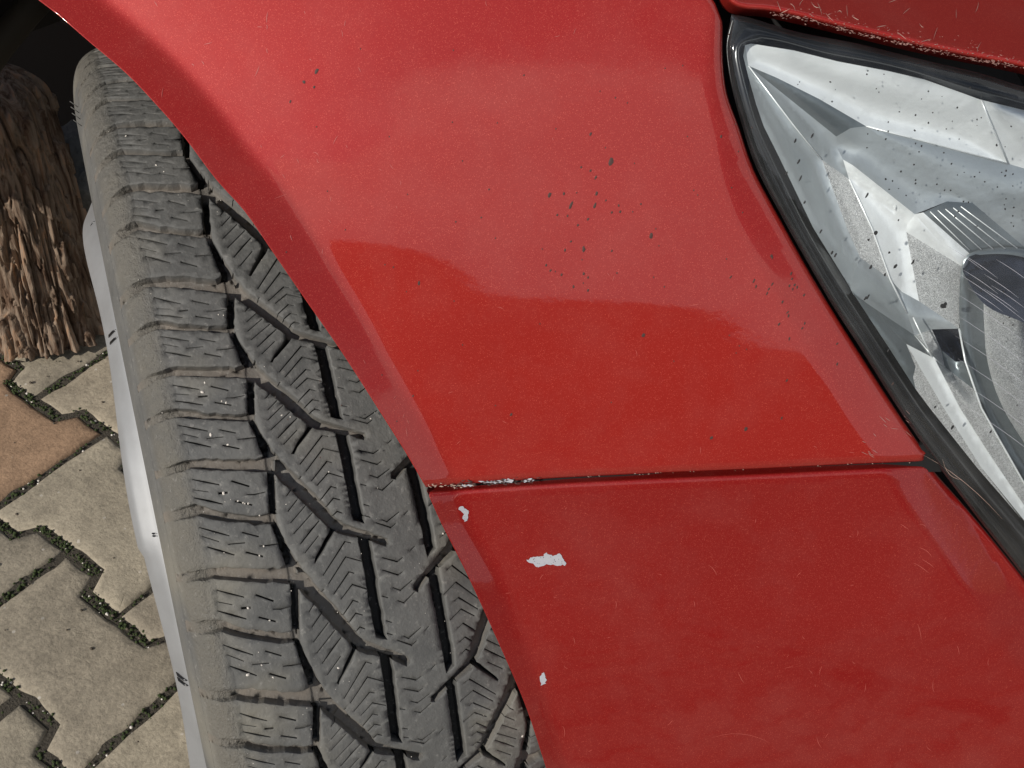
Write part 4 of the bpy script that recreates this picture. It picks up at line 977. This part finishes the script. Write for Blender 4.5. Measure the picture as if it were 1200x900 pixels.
def log():
    from mathutils import noise as mn
    n, m = 320, 210; V = []; H = .33
    axis = Vector((-.16, .10, 1.)).normalized(); base = Vector((LB[0] - .045, LB[1] + .045, -.002)); ux = Vector((1, 0, 0)); ux = (ux - axis * ux.dot(axis)).normalized(); uy = axis.cross(ux)
    for j in range(m + 1):
        t = j / m; cap = math.sqrt(max(0, 1 - ((t - .86) / .14) ** 2)) if t > .86 else 1
        for i in range(n):
            a = 2 * math.pi * i / n; c, s_ = math.cos(a), math.sin(a); z = t * H
            lo_ = mn.noise(Vector((c * 1.3, s_ * 1.3, z * 4 + 3))); r = .058 * (1 + .16 * lo_)
            wv = mn.noise(Vector((c * 2, s_ * 2, z * 9 + 9))) * .35
            q1 = mn.noise(Vector(((c + wv * .3) * 5.5, (s_ + wv * .3) * 5.5, z * 7))); q2 = mn.noise(Vector((c * 12 + 4, s_ * 12, z * 16 + wv))); q3 = mn.noise(Vector((c * 30, s_ * 30, z * 26)))
            plate = mn.noise(Vector((c * 4 + 7, s_ * 4, z * 24)))
            r += .0075 * (q1 > 0) * min(1, abs(q1) * 6) - .0085 * math.exp(-(q1 / .05) ** 2) - .0045 * math.exp(-(q2 / .07) ** 2) + .0022 * q2 + .0014 * q3 + .0045 * (plate > .12)
            r *= max(.02, cap) * (1.05 - .14 * t) * (1 + .10 * math.exp(-t * 14))
            V.append(base + axis * (H * t + .004 * mn.noise(Vector((c * 3, s_ * 3, 1)))) + ux * (r * c) + uy * (r * s_))
    fs = [(j * n + i, j * n + (i + 1) % n, (j + 1) * n + (i + 1) % n, (j + 1) * n + i) for j in range(m) for i in range(n)]; fs.append(tuple(m * n + i for i in range(n)))
    return mesh('firewood_log', V, fs, BARK)
lg = log(); tag(lg, 'upright log with shaggy peeling bark standing on the pavers behind the wheel', 'log')
def strips():
    rr = random.Random(5)
    axis = Vector((-.16, .10, 1.)).normalized()
    for k in range(9):
        g = Geo(); a0 = rr.uniform(-2.9, -.2); z0 = rr.uniform(.0, .06); L = rr.uniform(.10, .2); pts = []; rad = []
        for i in range(7):
            t = i / 6; z = z0 + L * t; a = a0 + .2 * t + rr.uniform(-.04, .04); r = .068 + .006 * math.sin(t * 3.1) + (.008 * t * t if k % 3 == 0 else 0)
            pts.append(Vector((LB[0] - .045, LB[1] + .045, 0)) + axis * z + Vector((math.cos(a) * r, math.sin(a) * r, 0))); rad.append(.0045 * (1 - .7 * abs(2 * t - 1)) + .001)
        g.tube(pts, rad, 6); g.build('bark_strip', BARK, lg)
GREYS = mat_plain('lichen_grey_rubble', (.13, .125, .11), .95, nscale=70, nstr=1., ndist=.006, var=.6)
def rock():
    c = np.array(G(104, 398)); bmx = bmesh.new(); bmesh.ops.create_icosphere(bmx, subdivisions=5, radius=1); V = []
    from mathutils import noise as mn
    for v in bmx.verts:
        d = v.co; s = 1 + .22 * mn.noise(d * 1.7 + Vector((3, 1, 2))) + .09 * mn.noise(d * 5) + .04 * mn.noise(d * 14)
        V.append((c[0] - .10 + d.x * .085 * s, c[1] + .10 + d.y * .085 * s, max(-.003, .075 + d.z * .13 * s)))
    F_ = [tuple(v.index for v in f.verts) for f in bmx.faces]; bmx.free(); return mesh('stone_block', V, F_, GREYS)
tag(rock(), 'grey gritty stone lump between the bark log and the tyre', 'stone')

# ------------------------------------------------------------------ moss and crumbs in the joints
def joint_points(n, rr):
    pts = []
    for _ in range(n):
        rowi = rr.randint(-3, 4); x = rr.uniform(-.85, .15); yc = .104 + .131 * rowi
        if rr.random() < .72:
            b = rowi; edge = yc - .0655; ph = (x - (-.303 if rowi % 2 else -.203)) / .2; f = abs(ph - round(ph) ) ; y = edge + (-.0115 if f > .25 else .0115) + rr.gauss(0, .0012)
            y += 0; pts.append((x, y))
        else:
            xx = (-.203 if rowi % 2 == 0 else -.303) + .1 + .2 * rr.randint(-4, 1); pts.append((xx, yc + rr.uniform(-.06, .06)))
    return pts
gg = Geo(); rr = random.Random(11)
centers = [G(100, 640)[:2], G(125, 705)[:2], G(140, 735)[:2], G(45, 468)[:2], G(118, 428)[:2], G(70, 655)[:2], G(30, 618)[:2], G(180, 830)[:2], G(5, 700)[:2]]
for x, o_ in joint_points(14000, rr):
    p = np.array([x, -o_]); d = min(np.linalg.norm(p - c) for c in centers)
    if rr.random() > math.exp(-(d / .06) ** 2) * .95 + .22: continue
    s = rr.uniform(.0006, .0019); c = Vector((x + rr.gauss(0, .0026), -o_ + rr.gauss(0, .0026), -.0038 + rr.uniform(0, .003)))
    q = Matrix.Rotation(rr.uniform(0, 6), 3, 'Z'); gg.add([c + q @ Vector((p_.x * s * rr.uniform(.8, 1.5), p_.y * s, p_.z * s)) for p_ in iv], fi)
o = gg.build('joint_moss', MOSS, None); tag(o, 'green moss growing in patches in the joints between pavers', kind='stuff')
gg = Geo()
for x, o_ in joint_points(1300, rr):
    s = rr.uniform(.0006, .0018); c = Vector((x + rr.gauss(0, .003), -o_ + rr.gauss(0, .003), -.005 + rr.uniform(0, .0025)))
    gg.add([c + Vector((p_.x * s, p_.y * s, p_.z * s)) for p_ in iv], fi)
o = gg.build('joint_grit', STONE, None); tag(o, 'pale grit and sand grains lying in the paver joints', kind='stuff')
gg = Geo()
for _ in range(260):
    s = rr.uniform(.0007, .0018); c = Vector((rr.uniform(-.75, .1), rr.uniform(-.45, .25), .0004))
    gg.add([c + Vector((p_.x * s * 1.3, p_.y * s, p_.z * s * .7)) for p_ in iv], fi)
o = gg.build('loose_grit', mat_plain('dark_crumbs', (.09, .07, .05), .9), None); tag(o, 'small dark crumbs scattered over the pavers', kind='stuff')

# ------------------------------------------------------------------ the far side of the yard (seen mirrored in the paint)
def garden_wall():
    PL = mat_plain('grey_brown_render', (.16, .14, .12), .95, nscale=6, nstr=.3, ndist=.01); CO = mat_plain('dark_coping', (.07, .065, .06), .9, nscale=20)
    root = empty('garden_wall', (0, -5.2, 0)); 
    g = Geo(); g.box((0, 0, .84), (11, .10, .87)); w_ = g.build('wall_body', PL, root, False)
    me = None
    for k in range(22):
        if me is None:
            g = Geo(); g.box((0, 0, 0), (.492, .16, .03)); o = g.build('coping_slab', CO, root, False); me = o.data
        else: o = bpy.data.objects.new('coping_slab', me); COL.objects.link(o); o.parent = root
        o.location = (-10.5 + k, 0, 1.74)
    return root
tag(garden_wall(), 'dark rendered garden wall with coping along the far side of the yard', 'garden wall')
